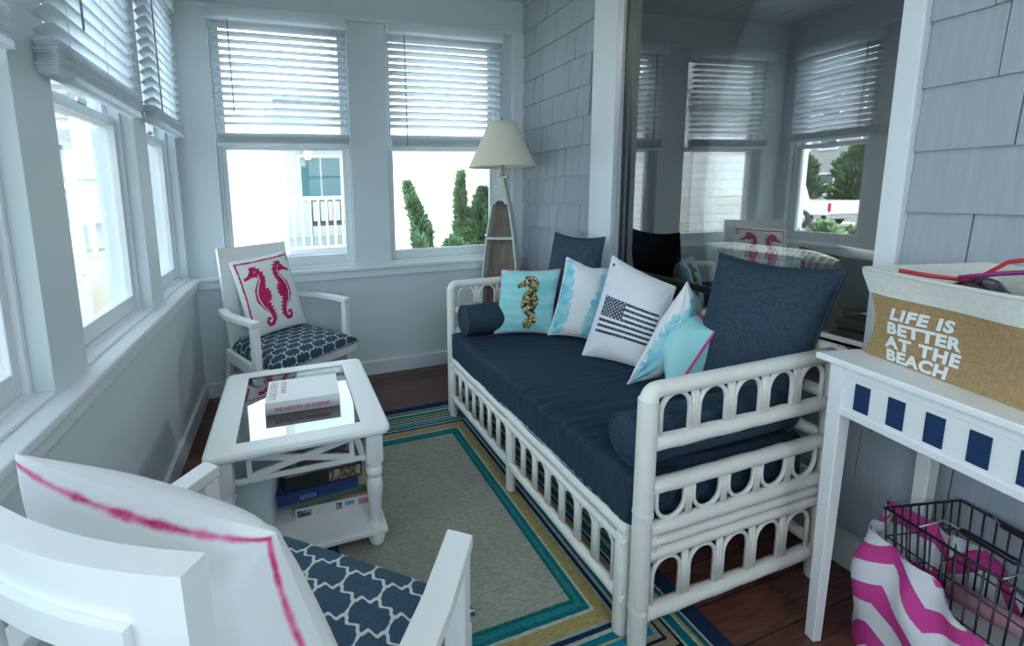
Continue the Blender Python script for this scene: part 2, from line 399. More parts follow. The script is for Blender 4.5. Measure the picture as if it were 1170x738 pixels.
LW = [(2.345, 2.90), (1.49, 2.17), (.62, 1.295), (-.26, .42), (-1.14, -.46)]      # window openings along the left wall
FW = [(-.39, .44), (.70, 1.56)]
ZT, ZB = 2.42, .80
b = B(); box(b, (-.76, -1.9, 0), (-.572, 2.97, .78)); box(b, (-.76, -1.9, ZT), (XL, 2.985, 2.66))
ed = [-1.9] + [v for w in LW[::-1] for v in w] + [2.985]
for i in range(0, len(ed), 2): box(b, (-.76, ed[i], .78), (XL, ed[i + 1], ZT), .002)
struct('wall_left', b, WALL)
b = B(); box(b, (-.76, 2.97, 0), (XR + .02, 3.13, .78)); box(b, (-.76, YF, ZT), (XR + .02, 3.13, 2.66))
ex = [-.76] + [v for w in FW for v in w] + [XR + .02]
for i in range(0, len(ex), 2): box(b, (ex[i], YF, .78), (ex[i + 1], 3.13, ZT), .002)
struct('wall_far', b, WALL)
b = B(); box(b, (-.76, -2.0, 0), (1.96, -1.88, .8)); box(b, (-.76, -2.0, ZT), (1.96, -1.88, 2.66))
for a, c in ((-.76, -.5), (.26, .38), (1.14, 1.96)): box(b, (a, -2.0, .8), (c, -1.88, ZT))
struct('wall_back', b, WALL)
# ledges and mouldings below the windows
b = B(); box(b, (-.705, -1.88, .775), (-.540, 2.985, .802), .006); box(b, (-.60, -1.88, .728), (-.556, 2.97, .775), .004); struct('trim_1', b, TRIM)
b = B(); box(b, (-.56, 2.925, .775), (XR, 3.09, .802), .006); box(b, (-.556, 2.945, .722), (XR, 2.975, .775), .004); struct('trim_2', b, TRIM)
b = B(); box(b, (-.578, -1.88, 0), (-.552, 2.96, .105), .004); struct('baseboard_left', b, TRIM)
b = B(); box(b, (-.56, 2.945, 0), (XR, 2.972, .10), .004); struct('baseboard_far', b, TRIM)
b = B(); box(b, (-.60, 2.965, 2.425), (XR, 2.99, 2.445), .003); box(b, (-.605, -1.88, 2.425), (-.588, 2.97, 2.445), .003); struct('trim_3', b, TRIM)
b = B(); box(b, (1.66, 2.962, .80), (XR, 2.99, 2.425), .003); struct('trim_4', b, TRIM)

def window(name, axis, a0, a1, z0, z1, face, out):
    """double-hung window in an opening; axis 'x' far wall, 'y' side walls. face = inner plane, out = +1/-1 outward direction"""
    def bx(bm, p0, p1, d0, d1, zz0, zz1, bev=.003):
        if axis == 'x': box(bm, (p0, min(face + out * d0, face + out * d1), zz0), (p1, max(face + out * d0, face + out * d1), zz1), bev)
        else: box(bm, (min(face + out * d0, face + out * d1), p0, zz0), (max(face + out * d0, face + out * d1), p1, zz1), bev)
    def ring(bm, p0, p1, q0, q1, w, wb, wt, d0, d1):
        bx(bm, p0, p0 + w, d0, d1, q0, q1); bx(bm, p1 - w, p1, d0, d1, q0, q1); bx(bm, p0 + w, p1 - w, d0, d1, q0, q0 + wb); bx(bm, p0 + w, p1 - w, d0, d1, q1 - wt, q1)
    zm = 1.615
    f = B(); ring(f, a0 + .001, a1 - .001, z0, z1, .018, .022, .02, .045, .14); bx(f, a0 + .001, a1 - .001, .0, .10, z0, z0 + .012)
    fr = struct(name, f, TRIM)
    s1 = B(); ring(s1, a0 + .019, a1 - .019, z0 + .022, zm + .02, .030, .062, .035, .058, .088); sl = obj('lower_sash', s1, TRIM, fr)
    g1 = B(); bx(g1, a0 + .047, a1 - .047, .072, .076, z0 + .08, zm - .01, 0); obj('pane', g1, GLASS, sl)
    s2 = B(); ring(s2, a0 + .019, a1 - .019, zm - .015, z1 - .02, .030, .035, .05, .092, .122); su = obj('upper_sash', s2, TRIM, fr)
    g2 = B(); bx(g2, a0 + .047, a1 - .047, .105, .109, zm + .015, z1 - .065, 0); obj('pane', g2, GLASS, su)
    lk = B(); mid = (a0 + a1) / 2; bx(lk, mid - .03, mid + .03, .05, .062, zm + .02, zm + .035, .003); obj('sash_lock', lk, METAL, fr)
    return fr
window('window_1', 'x', *FW[0], .802, ZT, YF, 1)
window('window_2', 'x', *FW[1], .802, ZT, YF, 1)
for i, w in enumerate(LW): window('window_%d' % (3 + i), 'y', *w, .802, ZT, XL, -1)
window('window_8', 'x', -.5, .26, .802, ZT, -1.88, -1); window('window_9', 'x', .38, 1.14, .802, ZT, -1.88, -1)

def blind(axis, a0, a1, zt, zs, z_stack, face, inn, label, n_stack=9, tilt=20, cords=(.12, .5, .88), wand=None, sag=0):
    """venetian blind: headrail, slats, stack of gathered slats, bottom rail, cords"""
    mid = (a0 + a1) / 2
    root = thing('venetian_blind', label, 'window blind', (mid, face, zt) if axis == 'x' else (face, mid, zt), 0, 'raised white venetian blinds')
    ox, oy, oz = root.location; D = .050
    def L(p, d, z):   # along, depth into the room, height
        return (p - ox, inn * d, z - oz) if axis == 'x' else (inn * d, p - oy, z - oz)
    def bx(bm, p0, p1, d0, d1, z0, z1, bev=.002):
        A, B_ = L(p0, d0, z0), L(p1, d1, z1); box(bm, [min(A[i], B_[i]) for i in range(3)], [max(A[i], B_[i]) for i in range(3)], bev)
    h = B(); bx(h, a0, a1, 0, .055, zt - .045, zt, .003); bx(h, a0 - .004, a1 + .004, .052, .060, zt - .062, zt + .006, .003); obj('headrail', h, BLIND, root)
    s = B(); z = zt - .085; k = 0
    while z > zs + .02:
        t = R(tilt + 3 * math.sin(k * 1.7)); c, sn = math.cos(t) * D / 2, math.sin(t) * D / 2; prof = []
        for q in range(5):
            e = -1 + q / 2; prof.append((.03 + c * e, z + sn * e * inn * 0 + sn * e + .0035 * (1 - e * e)))
        top = [[s.verts.new(L(p, d, zz)) for d, zz in prof] for p in (a0 + .004, mid, a1 - .004)]
        bot = [[s.verts.new(L(p, d, zz - .003)) for d, zz in prof] for p in (a0 + .004, mid, a1 - .004)]
        for i in range(2):
            for j in range(4):
                s.faces.new((top[i][j], top[i + 1][j], top[i + 1][j + 1], top[i][j + 1])).smooth = True; s.faces.new((bot[i][j], bot[i][j + 1], bot[i + 1][j + 1], bot[i + 1][j])).smooth = True
        for i in range(2):
            for j in (0, 4): s.faces.new((top[i][j], top[i + 1][j], bot[i + 1][j], bot[i][j]))
        for i in (0, 2):
            for j in range(4): s.faces.new((top[i][j], top[i][j + 1], bot[i][j + 1], bot[i][j]))
        z -= .0435; k += 1
    obj('slats', s, BLIND, root)
    st = B(); rr = random.Random(k); hh = (z_stack[1] - z_stack[0] - .02) / n_stack
    for i in range(n_stack):
        zz = z_stack[0] + .02 + hh * i; j = rr.uniform(-.003, .003)
        bx(st, a0 + .004 + j, a1 - .004 + j, .005 + j, .055 + j, zz + .0005, zz + hh * .62, .0012)
    obj('stacked_slats', st, BLIND, root)
    r_ = B(); bx(r_, a0 + .003, a1 - .003, .006, .054, z_stack[0] - .002, z_stack[0] + .018, .003); obj('bottom_rail', r_, BLIND, root)
    c = B()
    for q in cords:
        p = a0 + (a1 - a0) * q
        for d in (.004, .057): tube(c, [L(p, d, zt - .05), L(p, d, z_stack[0])], .0011, 5)
    obj('ladder_cords', c, BLIND, root)
    if wand:
        w = B(); p = a0 + (a1 - a0) * wand[0]; tube(w, [L(p, .066, zt - .06), L(p + .003, .068, wand[1])], .0035, 6); obj('tilt_wand', w, CORD, root)
    return root
blind('x', -.380, .432, 2.40, 1.69, (1.612, 1.692), YF - .012, -1, 'white venetian blind over the far window on the left, above the porch railing view', tilt=11, wand=(.14, 1.80))
blind('x', .708, 1.552, 2.405, 1.695, (1.60, 1.697), YF - .012, -1, 'white venetian blind over the far window on the right, behind the lampshade', wand=(.13, 1.62))
blind('y', 1.40, 2.10, 2.40, 1.715, (1.632, 1.725), XL + .002, 1, 'white venetian blind with thick bundle of gathered slats on the left wall', tilt=24, n_stack=10, wand=(.22, 1.79))
blind('y', 2.30, 2.88, 2.40, 1.725, (1.65, 1.728), XL + .002, 1, 'white venetian blind on the left wall nearest the far corner', tilt=30, wand=(.12, 1.71))
blind('y', .60, 1.215, 2.40, 1.72, (1.632, 1.725), XL + .002, 1, 'white venetian blind over the nearest left wall window', tilt=30)

# right wall: grey shingles around a big fixed window
OY0, OY1, OZ0, OZ1 = .84, 2.00, .73, 2.45
b = B()
box(b, (1.765, -2.0, 0), (1.95, OY0 - .02, 2.66)); box(b, (1.765, OY1 + .02, 0), (1.95, 2.99, 2.66)); box(b, (1.765, OY0 - .02, 0), (1.95, OY1 + .02, OZ0)); box(b, (1.765, OY0 - .02, OZ1), (1.95, OY1 + .02, 2.66))
rnd = random.Random(5)
fixed = {8: [.672], 7: [.650], 6: [.607], 5: [.571], 9: [.70], 10: [.62]}
zl = 1.209 - .1765 * 7 + .09
k = 0; z = 1.209 - .1765 * 6
course = 0
while z < 2.66:
    z1 = min(z + .1765, 2.66)
    for seg in ((-2.0, OY0 - .05), (2.175, 2.985)) + ((((OY0 - .05), (2.175)),) if z > OZ1 + .08 else ()) if z1 >= OZ0 - .02 else ((-2.0, 2.985),):
        y = seg[1]
        cuts = [y]
        pre = {6: [.671], 5 + 4: []}
        fx = {9: .672, 8: .650, 7: .607, 6: .571, 10: .55, 5: .66}.get(course) if seg[0] < -1 else None
        if fx: cuts.append(fx); y = fx
        while y > seg[0] + .06:
            y -= rnd.uniform(.15, .24) if seg[0] < -1 else rnd.uniform(.085, .17); cuts.append(max(y, seg[0]))
        for c0, c1 in zip(cuts[:-1], cuts[1:]):
            if c0 - c1 < .01: continue
            dx = rnd.uniform(-.0015, .0015); dz = rnd.uniform(-.002, .002)
            lo_x, hi_x = 1.745 + dx, 1.757 + dx
            pr = [(hi_x, z1 + .004), (1.768, z1 + .004), (1.768, z + dz), (lo_x, z + dz)]
            t = bmesh.new(); A = [t.verts.new((p[0], c1 + .0012, p[1])) for p in pr]; D_ = [t.verts.new((p[0], c0 - .0012, p[1])) for p in pr]
            t.faces.new(A); t.faces.new(D_[::-1])
            for i in range(4): t.faces.new((A[i], D_[i], D_[(i + 1) % 4], A[(i + 1) % 4]))
            join(b, t)
    z += .1765; course += 1
struct('wall_right', b, SHINGLE)
b = B(); box(b, (1.738, -2.0, 0), (1.766, 2.95, .125), .004); struct('baseboard_right', b, TRIM)
b = B()
box(b, (1.722, OY0 - .05, OZ0 - .03), (1.89, OY0, 2.55), .004); box(b, (1.732, 1.988, OZ0 - .03), (1.768, 2.175, 2.55), .003); box(b, (1.766, OY1, OZ0 - .03), (1.89, OY1 + .04, 2.55), .002)
box(b, (1.722, OY0, OZ1), (1.89, OY1, 2.55), .004); box(b, (1.70, OY0 - .06, OZ0 - .04), (1.89, 2.19, OZ0), .005)
struct('trim_5', b, TRIM)
GM = Matrix.Translation((1.766, OY0, 0)) @ Matrix.Rotation(R(-2.0), 4, 'Z'); GL_ = OY1 - OY0
f = B()
for a, c, z0, z1 in ((.001, .014, OZ0, OZ1), (GL_ - .010, GL_, OZ0, OZ1), (.014, GL_ - .010, OZ0, OZ0 + .02), (.014, GL_ - .010, OZ1 - .02, OZ1)): box(f, (-.006, a, z0), (.018, c, z1), .002, M=GM)
fr = struct('window_10', f, mat('dark_window_gasket', (.05, .06, .06), .5))
g = B(); box(g, (.003, .010, OZ0 + .015), (.009, GL_ - .008, OZ1 - .015), M=GM); obj('pane', g, BIGGLASS, fr)
# the dim room behind the glass
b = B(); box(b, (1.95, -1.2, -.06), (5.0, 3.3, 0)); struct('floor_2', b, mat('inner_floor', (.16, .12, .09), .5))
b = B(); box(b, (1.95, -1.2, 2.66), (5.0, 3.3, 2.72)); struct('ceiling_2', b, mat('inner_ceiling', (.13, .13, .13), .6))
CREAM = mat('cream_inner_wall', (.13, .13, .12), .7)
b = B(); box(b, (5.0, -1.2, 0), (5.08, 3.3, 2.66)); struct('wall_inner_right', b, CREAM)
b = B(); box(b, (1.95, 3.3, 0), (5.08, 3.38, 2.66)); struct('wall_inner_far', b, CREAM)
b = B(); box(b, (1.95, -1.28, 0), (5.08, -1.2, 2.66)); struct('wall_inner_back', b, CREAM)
# ------------------------------------------------------------------ RUG
def rug_mat():
    s = NT('striped_border_rug'); x, y, z = s.xyz()
    HX, HY = .69, .86
    dx = s.m('SUBTRACT', HX, s.m('ABSOLUTE', x)); dy = s.m('SUBTRACT', HY, s.m('ABSOLUTE', y)); d = s.m('MINIMUM', dx, dy)   # distance from the rug's edge
    bands = [(.0, (.012, .035, .075)), (.055, (.50, .52, .46)), (.062, (.006, .13, .17)), (.078, (.42, .33, .10)), (.088, (.50, .52, .46)), (.094, (.006, .16, .18)), (.122, (.45, .48, .42)), (.130, (.01, .015, .03)), (.140, (.30, .29, .17)), (.162, (.01, .015, .03)), (.170, (.32, .36, .30)), (.185, (.01, .22, .34)), (.203, (.42, .36, .14)), (.209, (.008, .16, .20)), (.228, (.40, .43, .38)), (.238, (.01, .03, .08)), (.252, (.30, .36, .33)), (.262, (.40, .31, .12)), (.300, (.46, .48, .42)), (.308, (.01, .15, .17)), (.322, (.02, .22, .22)), (.340, (.01, .13, .15)), (.352, (.34, .34, .285))]
    r = s.n('ShaderNodeValToRGB'); r.color_ramp.interpolation = 'CONSTANT'; els = r.color_ramp.elements
    dn = s.m('DIVIDE', s.m('ADD', d, s.m('MULTIPLY', s.m('SUBTRACT', s.noise(90, 2), .5), .003)), .4)
    while len(els) > 1: els.remove(els[-1])
    els[0].position = 0; els[0].color = (*bands[0][1], 1)
    for p, c in bands[1:]: e = els.new(p / .4); e.color = (*c, 1)
    lnk(s.t, dn, r.inputs[0])
    st = s.noise(330, 2, stretch=(.15, 1, 1)); v = s.step(st, .35, .65)
    t2 = s.noise(6, 3)
    f = s.m('MULTIPLY', s.m('ADD', s.m('MULTIPLY', v, .35), .8), s.m('ADD', .85, s.m('MULTIPLY', t2, .25)))
    mx = s.n('ShaderNodeMix', data_type='RGBA', blend_type='MULTIPLY'); mx.inputs[0].default_value = 1; lnk(s.t, r.outputs[0], mx.inputs[6])
    cb = s.n('ShaderNodeCombineXYZ'); [lnk(s.t, f, cb.inputs[i]) for i in range(3)]; lnk(s.t, cb.outputs[0], mx.inputs[7])
    s.col(mx.outputs[2]); s.bump(st, .5, .003); return s.fin(.95, .1)
b = B(); box(b, (-.69, -.86, 0), (.69, .86, .008), .003)
tag(obj('area_rug', b, rug_mat(), loc=(.445, 1.525, .0005)), 'grey woven rug with teal, gold and navy striped border under the coffee table', 'rug')

# ------------------------------------------------------------------ RATTAN DAYBED
SX0, SX1, SY0, SY1 = .873, 1.592, .84, 2.255
sofa = thing('rattan_daybed', 'ivory white rattan daybed frame with looped arches along its sides', 'sofa', (SX0, SY0, 0))
def S(x, y, z): return (x - SX0, y - SY0, z)
def post(x, y, z0, z1, r=.025):
    bm = B(); tube(bm, [S(x, y, z0), S(x, y, z0 + .01), S(x, y, (z0 + z1) / 2), S(x, y, z1 - .008), S(x, y, z1)], [r * .95, r, r * 1.02, r, r * .7], 16)
    for zz in (z0 + .12, (z0 + z1) / 2 + .04):   # knuckle bindings
        if zz < z1: lathe(bm, [(r * 1.0, -.012), (r * 1.07, -.006), (r * 1.07, .006), (r * 1.0, .012)], 16, S(x, y, zz))
    return bm
def arch_pts(c, w, z0, z1, inv, ax, other):
    """U loop in a panel; c centre along the panel, ax 0: panel along x at y=other, ax 1: along y at x=other"""
    pts = []; h = w / 2
    if not inv:
        pts.append((c - h, z0))
        for i in range(11): a = math.pi * (1 - i / 10); pts.append((c + h * math.cos(a), z1 - h + h * math.sin(a)))
        pts.append((c + h, z0))
    else:
        pts.append((c - h, z1))
        for i in range(11): a = math.pi * (1 + i / 10); pts.append((c + h * math.cos(a), z0 + h + h * math.sin(a)))
        pts.append((c + h, z1))
    return [S(p, other, z) if ax == 0 else S(other, p, z) for p, z in pts]
def rail(bm, a, c, ax, other, z, r):
    n = 14; P = []; rr = []
    for i in range(n + 1):
        p = a + (c - a) * i / n; P.append(S(p, other, z + .0012 * math.sin(i * 2.1)) if ax == 0 else S(other, p, z + .0012 * math.sin(i * 2.1))); rr.append(r * (1 + .035 * (i % 4 == 2)))
    tube(bm, P, rr, 12)
def end_panel(y, name):
    fr = B(); x0, x1 = SX0 + .005, SX1
    # bent top rail with rounded corner at the front
    pts = [S(SX0, y, .745)]
    for i in range(7): a = math.pi - i / 6 * math.pi / 2; pts.append(S(SX0 + .030 + .030 * math.cos(a), y, .745 + .030 * math.sin(a)))
    pts += [S(x1 - .2, y, .777), S(x1 + .03, y, .777)]
    tube(fr, pts, .0215, 14)
    for z, r in ((.622, .0205), (.495, .0205), (.368, .019), (.326, .014), (.290, .016), (.108, .0205)): rail(fr, x0 + .012, x1, 0, y, z, r)
    for z0, z1 in ((.27, .385), ): tube(fr, [S(x0 + .034, y, z0), S(x0 + .034, y, z1)], .012, 8)
    p = obj(name, fr, RATTAN, sofa)
    n = 5; a0 = SX0 + .028; w = (SX1 - .028 - a0) / n
    for z0, z1, inv in ((.638, .757, False), (.388, .478, True), (.126, .268, False)):
        for i in range(n):
            c = a0 + w * (i + .5); bm = B(); tube(bm, arch_pts(c, w * .76, z0, z1, inv, 0, y), .0065, 8); obj('arch', bm, RATTAN, p)
            if i < n - 1:
                bm = B(); xx = a0 + w * (i + 1)
                for s_ in (-.0055, .0055): tube(bm, [S(xx + s_, y, z0 - .005), S(xx + s_, y, z1 + .003)], .0062, 8)
                obj('spindle', bm, RATTAN, p)
    return p
end_panel(SY0, 'side_panel'); end_panel(SY1, 'side_panel')
for x, y, zt in ((SX0, SY0, .76), (SX0, SY1, .76), (SX1 + .012, SY0, .80), (SX1 + .012, SY1, .80)): obj('corner_post', post(x, y, .009 if x < 1.1 else .002, zt), RATTAN, sofa, smooth='auto')
ym = (SY0 + SY1) / 2 - .01
for y in (SY0 + .052, ym, SY1 - .05): obj('leg', post(SX0 - .012, y, .009, .33, .021), RATTAN, sofa, smooth='auto')
fp = B()
rail(fp, SY0 + .03, SY1 - .03, 1, SX0 - .012, .345, .0195); rail(fp, SY0 + .03, SY1 - .03, 1, SX0 - .018, .306, .014); rail(fp, SY0 + .03, SY1 - .03, 1, SX0 - .012, .125, .0195)
fp = obj('front_panel', fp, RATTAN, sofa)
for a, c in ((SY0 + .075, ym - .02), (ym + .02, SY1 - .072)):
    w = (c - a) / 7
    for i in range(7):
        bm = B(); tube(bm, arch_pts(a + w * (i + .5), w * .72, .14, .288, False, 1, SX0 - .014), .0055, 8); obj('arch', bm, RATTAN, fp)
        if i < 6:
            bm = B()
            for s_ in (-.005, .005): tube(bm, [S(SX0 - .014, a + w * (i + 1) + s_, .14), S(SX0 - .014, a + w * (i + 1) + s_, .292)], .0055, 8)
            obj('spindle', bm, RATTAN, fp)
bp = B()
for z in (.785, .64, .50, .345, .125): rail(bp, SY0, SY1, 1, SX1 + .012, z, .020)
obj('back_panel', bp, RATTAN, sofa)
dk = B(); box(dk, S(SX0 + .0, SY0 + .03, .325), S(SX1, SY1 - .03, .347), .004)
obj('seat_deck', dk, mat('daybed_deck', (.5, .5, .47), .7), sofa)

# seat cushion (long boxed mattress, ruched towards the near end)
def soft_box(name, lo, hi, r, material, parent, fn=None, n=(46, 80, 8)):
    """rounded box built from six displaced grids"""
    lo = np.array(lo, float); hi = np.array(hi, float); c = (lo + hi) / 2; h = (hi - lo) / 2
    sheets = []
    def sheet(ax, sg, n1, n2):
        a = [0, 1, 2]; a.remove(ax); u = np.linspace(-1, 1, n1); v = np.linspace(-1, 1, n2); U, V = np.meshgrid(u, v, indexing='ij'); P = np.zeros(U.shape + (3,))
        P[..., a[0]] = U * h[a[0]]; P[..., a[1]] = V * h[a[1]]; P[..., ax] = sg * h[ax]; return P
    N = dict(zip(range(3), n))
    for ax in range(3):
        a = [0, 1, 2]; a.remove(ax)
        for sg in (1, -1):
            P = sheet(ax, sg, N[a[0]], N[a[1]]); I = np.clip(P, -(h - r), h - r); D = P - I; L = np.linalg.norm(D, axis=-1, keepdims=True); Dn = D / np.maximum(L, 1e-9)
            Q = I + Dn * r
            if fn is not None: Q = Q + Dn * fn(Q + c)[..., None]
            if (sg == 1) == (ax == 1): Q = Q[::-1]
            sheets.append(Q + c)
    return sheets
def wr_fn(Q):
    x, y, z = Q[..., 0], Q[..., 1], Q[..., 2]
    k = np.clip((1.9 - y) / .6, .15, 1) * np.clip((z - .40) / .05, 0, 1)
    w = np.sin(y * 118 + 2.2 * np.sin(x * 6) + 1.3 * np.sin(y * 17)) * .0065 + np.sin(y * 71 + 3 * x) * .0045
    return w * k * (.6 + .4 * np.sin(x * 9 + y * 5)) + .004 * np.sin(y * 5 + 1) * np.sin(x * 6) + .0016 * np.sin(y * 150) * np.clip(1 - k, 0, 1)
lo, hi = (SX0 - .016, SY0 + .03, .349), (SX1 - .03, SY1 - .028, .502)
cr_ = thing('seat_cushion', 'long dark navy boxed seat cushion lying on the rattan daybed', 'cushion', ((lo[0] + hi[0]) / 2, (lo[1] + hi[1]) / 2, lo[2]))
o0 = np.array(cr_.location)
def merge_sheets(name, sheets, material, parent):
    me = bpy.data.meshes.new(name); V = []; F = []; base = 0
    for S_ in sheets:
        n_, m_ = S_.shape[:2]; idx = np.arange(n_ * m_).reshape(n_, m_) + base; V.append(S_.reshape(-1, 3)); F.append(np.stack([idx[:-1, :-1], idx[1:, :-1], idx[1:, 1:], idx[:-1, 1:]], -1).reshape(-1, 4)); base += n_ * m_
    me.from_pydata(np.concatenate(V).tolist(), [], np.concatenate(F).tolist())
    bm = bmesh.new(); bm.from_mesh(me); bmesh.ops.remove_doubles(bm, verts=bm.verts[:], dist=.0008); bmesh.ops.recalc_face_normals(bm, faces=bm.faces[:])
    for f in bm.faces: f.smooth = True
    bm.to_mesh(me); bm.free(); me.materials.append(material); o = bpy.data.objects.new(name, me); C.objects.link(o); o.parent = parent; return o
merge_sheets('cover', [s_ - o0 for s_ in soft_box('c', lo, hi, .026, None, None, wr_fn, (60, 220, 14))], NAVYBOX, cr_)
for z in (hi[2] - .012, lo[2] + .012):
    bm = B(); tube(bm, [Vector(p) - cr_.location for p in ((hi[0] - .02, lo[1], z), (lo[0] + .02, lo[1], z), (lo[0] + .006, lo[1] + .006, z), (lo[0], lo[1] + .03, z), (lo[0], hi[1] - .03, z), (lo[0] + .006, hi[1] - .006, z), (lo[0] + .03, hi[1], z), (hi[0] - .02, hi[1], z))], .0035, 6)
    obj('seam_piping', bm, NAVYBOX, cr_)

def bolster(x0, x1, y, z, r, label):
    root = thing('bolster_cushion', label, 'cushion', ((x0 + x1) / 2, y, z - r), 0, 'navy round bolster cushions on the daybed')
    h = (x1 - x0) / 2; prof = [(.001, -h - .004), (r * .5, -h - .002), (r * .9, -h), (r * 1.0, -h + .010), (r * .985, -h + .05), (r * 1.01, -h * .4), (r, 0), (r * 1.01, h * .5), (r * .985, h - .05), (r, h - .01), (r * .9, h), (r * .5, h + .002), (.001, h + .004)]
    bm = B(); lathe(bm, prof, 36, M=Matrix.Translation((0, 0, r)) @ Matrix.Rotation(R(90), 4, 'Y')); obj('cover', bm, NAVY, root, smooth=True)
    for s_ in (-1, 1): bm = B(); tube(bm, [(s_ * (h - .003), math.cos(a) * r * .985, r + math.sin(a) * r * .985) for a in [i / 28 * 2 * math.pi for i in range(28)]], .004, 6, closed=True); obj('piping', bm, NAVY, root)
bolster(.905, 1.36, 2.155, .589, .083, 'dark navy round bolster at the far arm beside the seahorse pillow')
bolster(.900, 1.50, .935, .578, .072, 'dark navy round bolster along the near arm, behind its rattan arches')

# big navy back cushions
pillow('back_cushion', (1.575, 1.215, 1.045), (1.60, .835, 1.04), (1.50, .885, .51), (1.47, 1.245, .51), .19, NAVY, 'large dark navy square cushion with pointed corners at the near end of the daybed', 'cushion', 'large navy back cushions', seed=3, wr=.013, pinch=.08, piping=NAVY)
pillow('back_cushion', (1.545, 2.235, 1.045), (1.565, 1.83, 1.050), (1.50, 1.84, .51), (1.44, 2.235, .51), .15, NAVY, 'large dark navy square cushion at the far end of the daybed behind the seahorse pillow', 'cushion', 'large navy back cushions', seed=8, wr=.013, pinch=.08, piping=NAVY)

PINK = mat('pink_piping', (.72, .06, .25), .6); WHITEP = mat('white_piping', (.85, .85, .85), .7); AQUAP = mat('aqua_piping', (.35, .68, .70), .7)
# aqua pillow, ornate seahorse
def m_aqua_sea():
    s = NT('aqua_seahorse_print'); d = s.attr('d0'); ln = s.step(d, -.012, .012)
    n1 = s.noise(9, 3, stretch=(.5, 1, 3)); aq = s.mix(s.step(n1, .35, .65), (.27, .66, .68), (.42, .78, .78))
    vo = s.n('ShaderNodeTexVoronoi'); vo.inputs['Scale'].default_value = 95; t = s.n('ShaderNodeTexCoord'); lnk(s.t, t.outputs['Object'], vo.inputs['Vector'])
    r = s.n('ShaderNodeValToRGB'); r.color_ramp.interpolation = 'CONSTANT'; E_ = r.color_ramp.elements; E_[0].color = (.05, .035, .02, 1); E_[1].position = .3; E_[1].color = (.38, .33, .12, 1)
    for p, c in ((.5, (.28, .13, .05)), (.62, (.60, .58, .45)), (.78, (.10, .14, .12)), (.88, (.55, .42, .15))): e = E_.new(p); e.color = (*c, 1)
    sp = s.n('ShaderNodeSeparateColor'); lnk(s.t, vo.outputs['Color'], sp.inputs[0]); lnk(s.t, sp.outputs[0], r.inputs[0])
    out = s.step(s.m('ABSOLUTE', d), .004, .016)
    body = s.mix(out, (.05, .04, .03), r.outputs[0]); s.col(s.mix(ln, body, aq)); return s.fin(.75, .2)
pillow('throw_pillow', (1.139, 2.151, .86), (1.432, 2.013, .865), (1.360, 1.986, .506), (1.067, 2.105, .506), .10, m_aqua_sea(), 'aqua throw pillow with an upright brown mosaic seahorse print', fn=lambda U, V: {'d0': seahorse(U * 1.0, V, .02, .02, 1.62, 1, .4) - .035}, piping=PINK, pipe_r=.003, n=130, seed=1, wr=.003)

def m_leaf(name, seed):
    s = NT(name); d = s.attr('d0'); e = s.attr('d1'); w = s.m('MULTIPLY', s.m('SUBTRACT', s.noise(34, 5), .5), .42)
    a = s.step(s.m('ADD', d, w), -.03, .03); c = s.step(s.m('ADD', e, w), -.03, .03)
    pale = s.mix(s.step(s.noise(16, 3), .42, .62), (.40, .72, .78), (.22, .60, .74))
    base = s.mix(c, (.74, .74, .62), (.84, .86, .87)); s.col(s.mix(a, pale, base)); return s.fin(.75, .2)
def leaf_fn(seed):
    def f(U, V):
        r_ = random.Random(seed); d = np.full(U.shape, 9.); e = np.full(U.shape, 9.)
        def frond(cx, cy, an, L):
            pts = [(cx + L * t * math.cos(an + .25 * t), cy + L * t * math.sin(an + .25 * t)) for t in np.linspace(0, 1, 6)]
            o = sd_chain(U, V, [(x, y, .25 * math.sin(math.pi * (i + 1) / 7) + .03) for i, (x, y) in enumerate(pts)])
            ang = U * math.cos(an) + V * math.sin(an); rib = np.abs(((ang * 5.0 + .6 * np.sin(U * 7)) % 1) - .5) * .10
            return o + rib * 1.1 - .03
        for q in fronds_[seed]: d = np.minimum(d, frond(*q))
        for q in creams_[seed]: e = np.minimum(e, sd_chain(U, V, [(q[0], q[1], .16), (q[0] + .3, q[1] + .3, .10)]))
        return {'d0': d, 'd1': e}
    return f
fronds_ = {1: [(-.75, -1.0, 1.35, 1.9), (.25, -1.0, 1.0, 1.5), (.9, .4, 1.6, .7)], 2: [(-.85, -1.0, 1.3, 1.3), (-.5, .2, 1.1, 1.0), (.3, -.9, 1.4, 1.6)]}
creams_ = {1: [(-.75, -.1), (.5, -.7)], 2: [(-.35, -.35), (-.1, .1), (.3, .5)]}
pillow('throw_pillow', (1.440, 1.975, .935), (1.60, 1.78, .885), (1.525, 1.745, .506), (1.335, 1.985, .506), .11, m_leaf('aqua_leaf_print', 1), 'white pillow with pale aqua leaf print between seahorse and flag pillows', fn=leaf_fn(1), piping=WHITEP, pipe_r=.003, n=110, seed=5, wr=.011, pinch=.09)

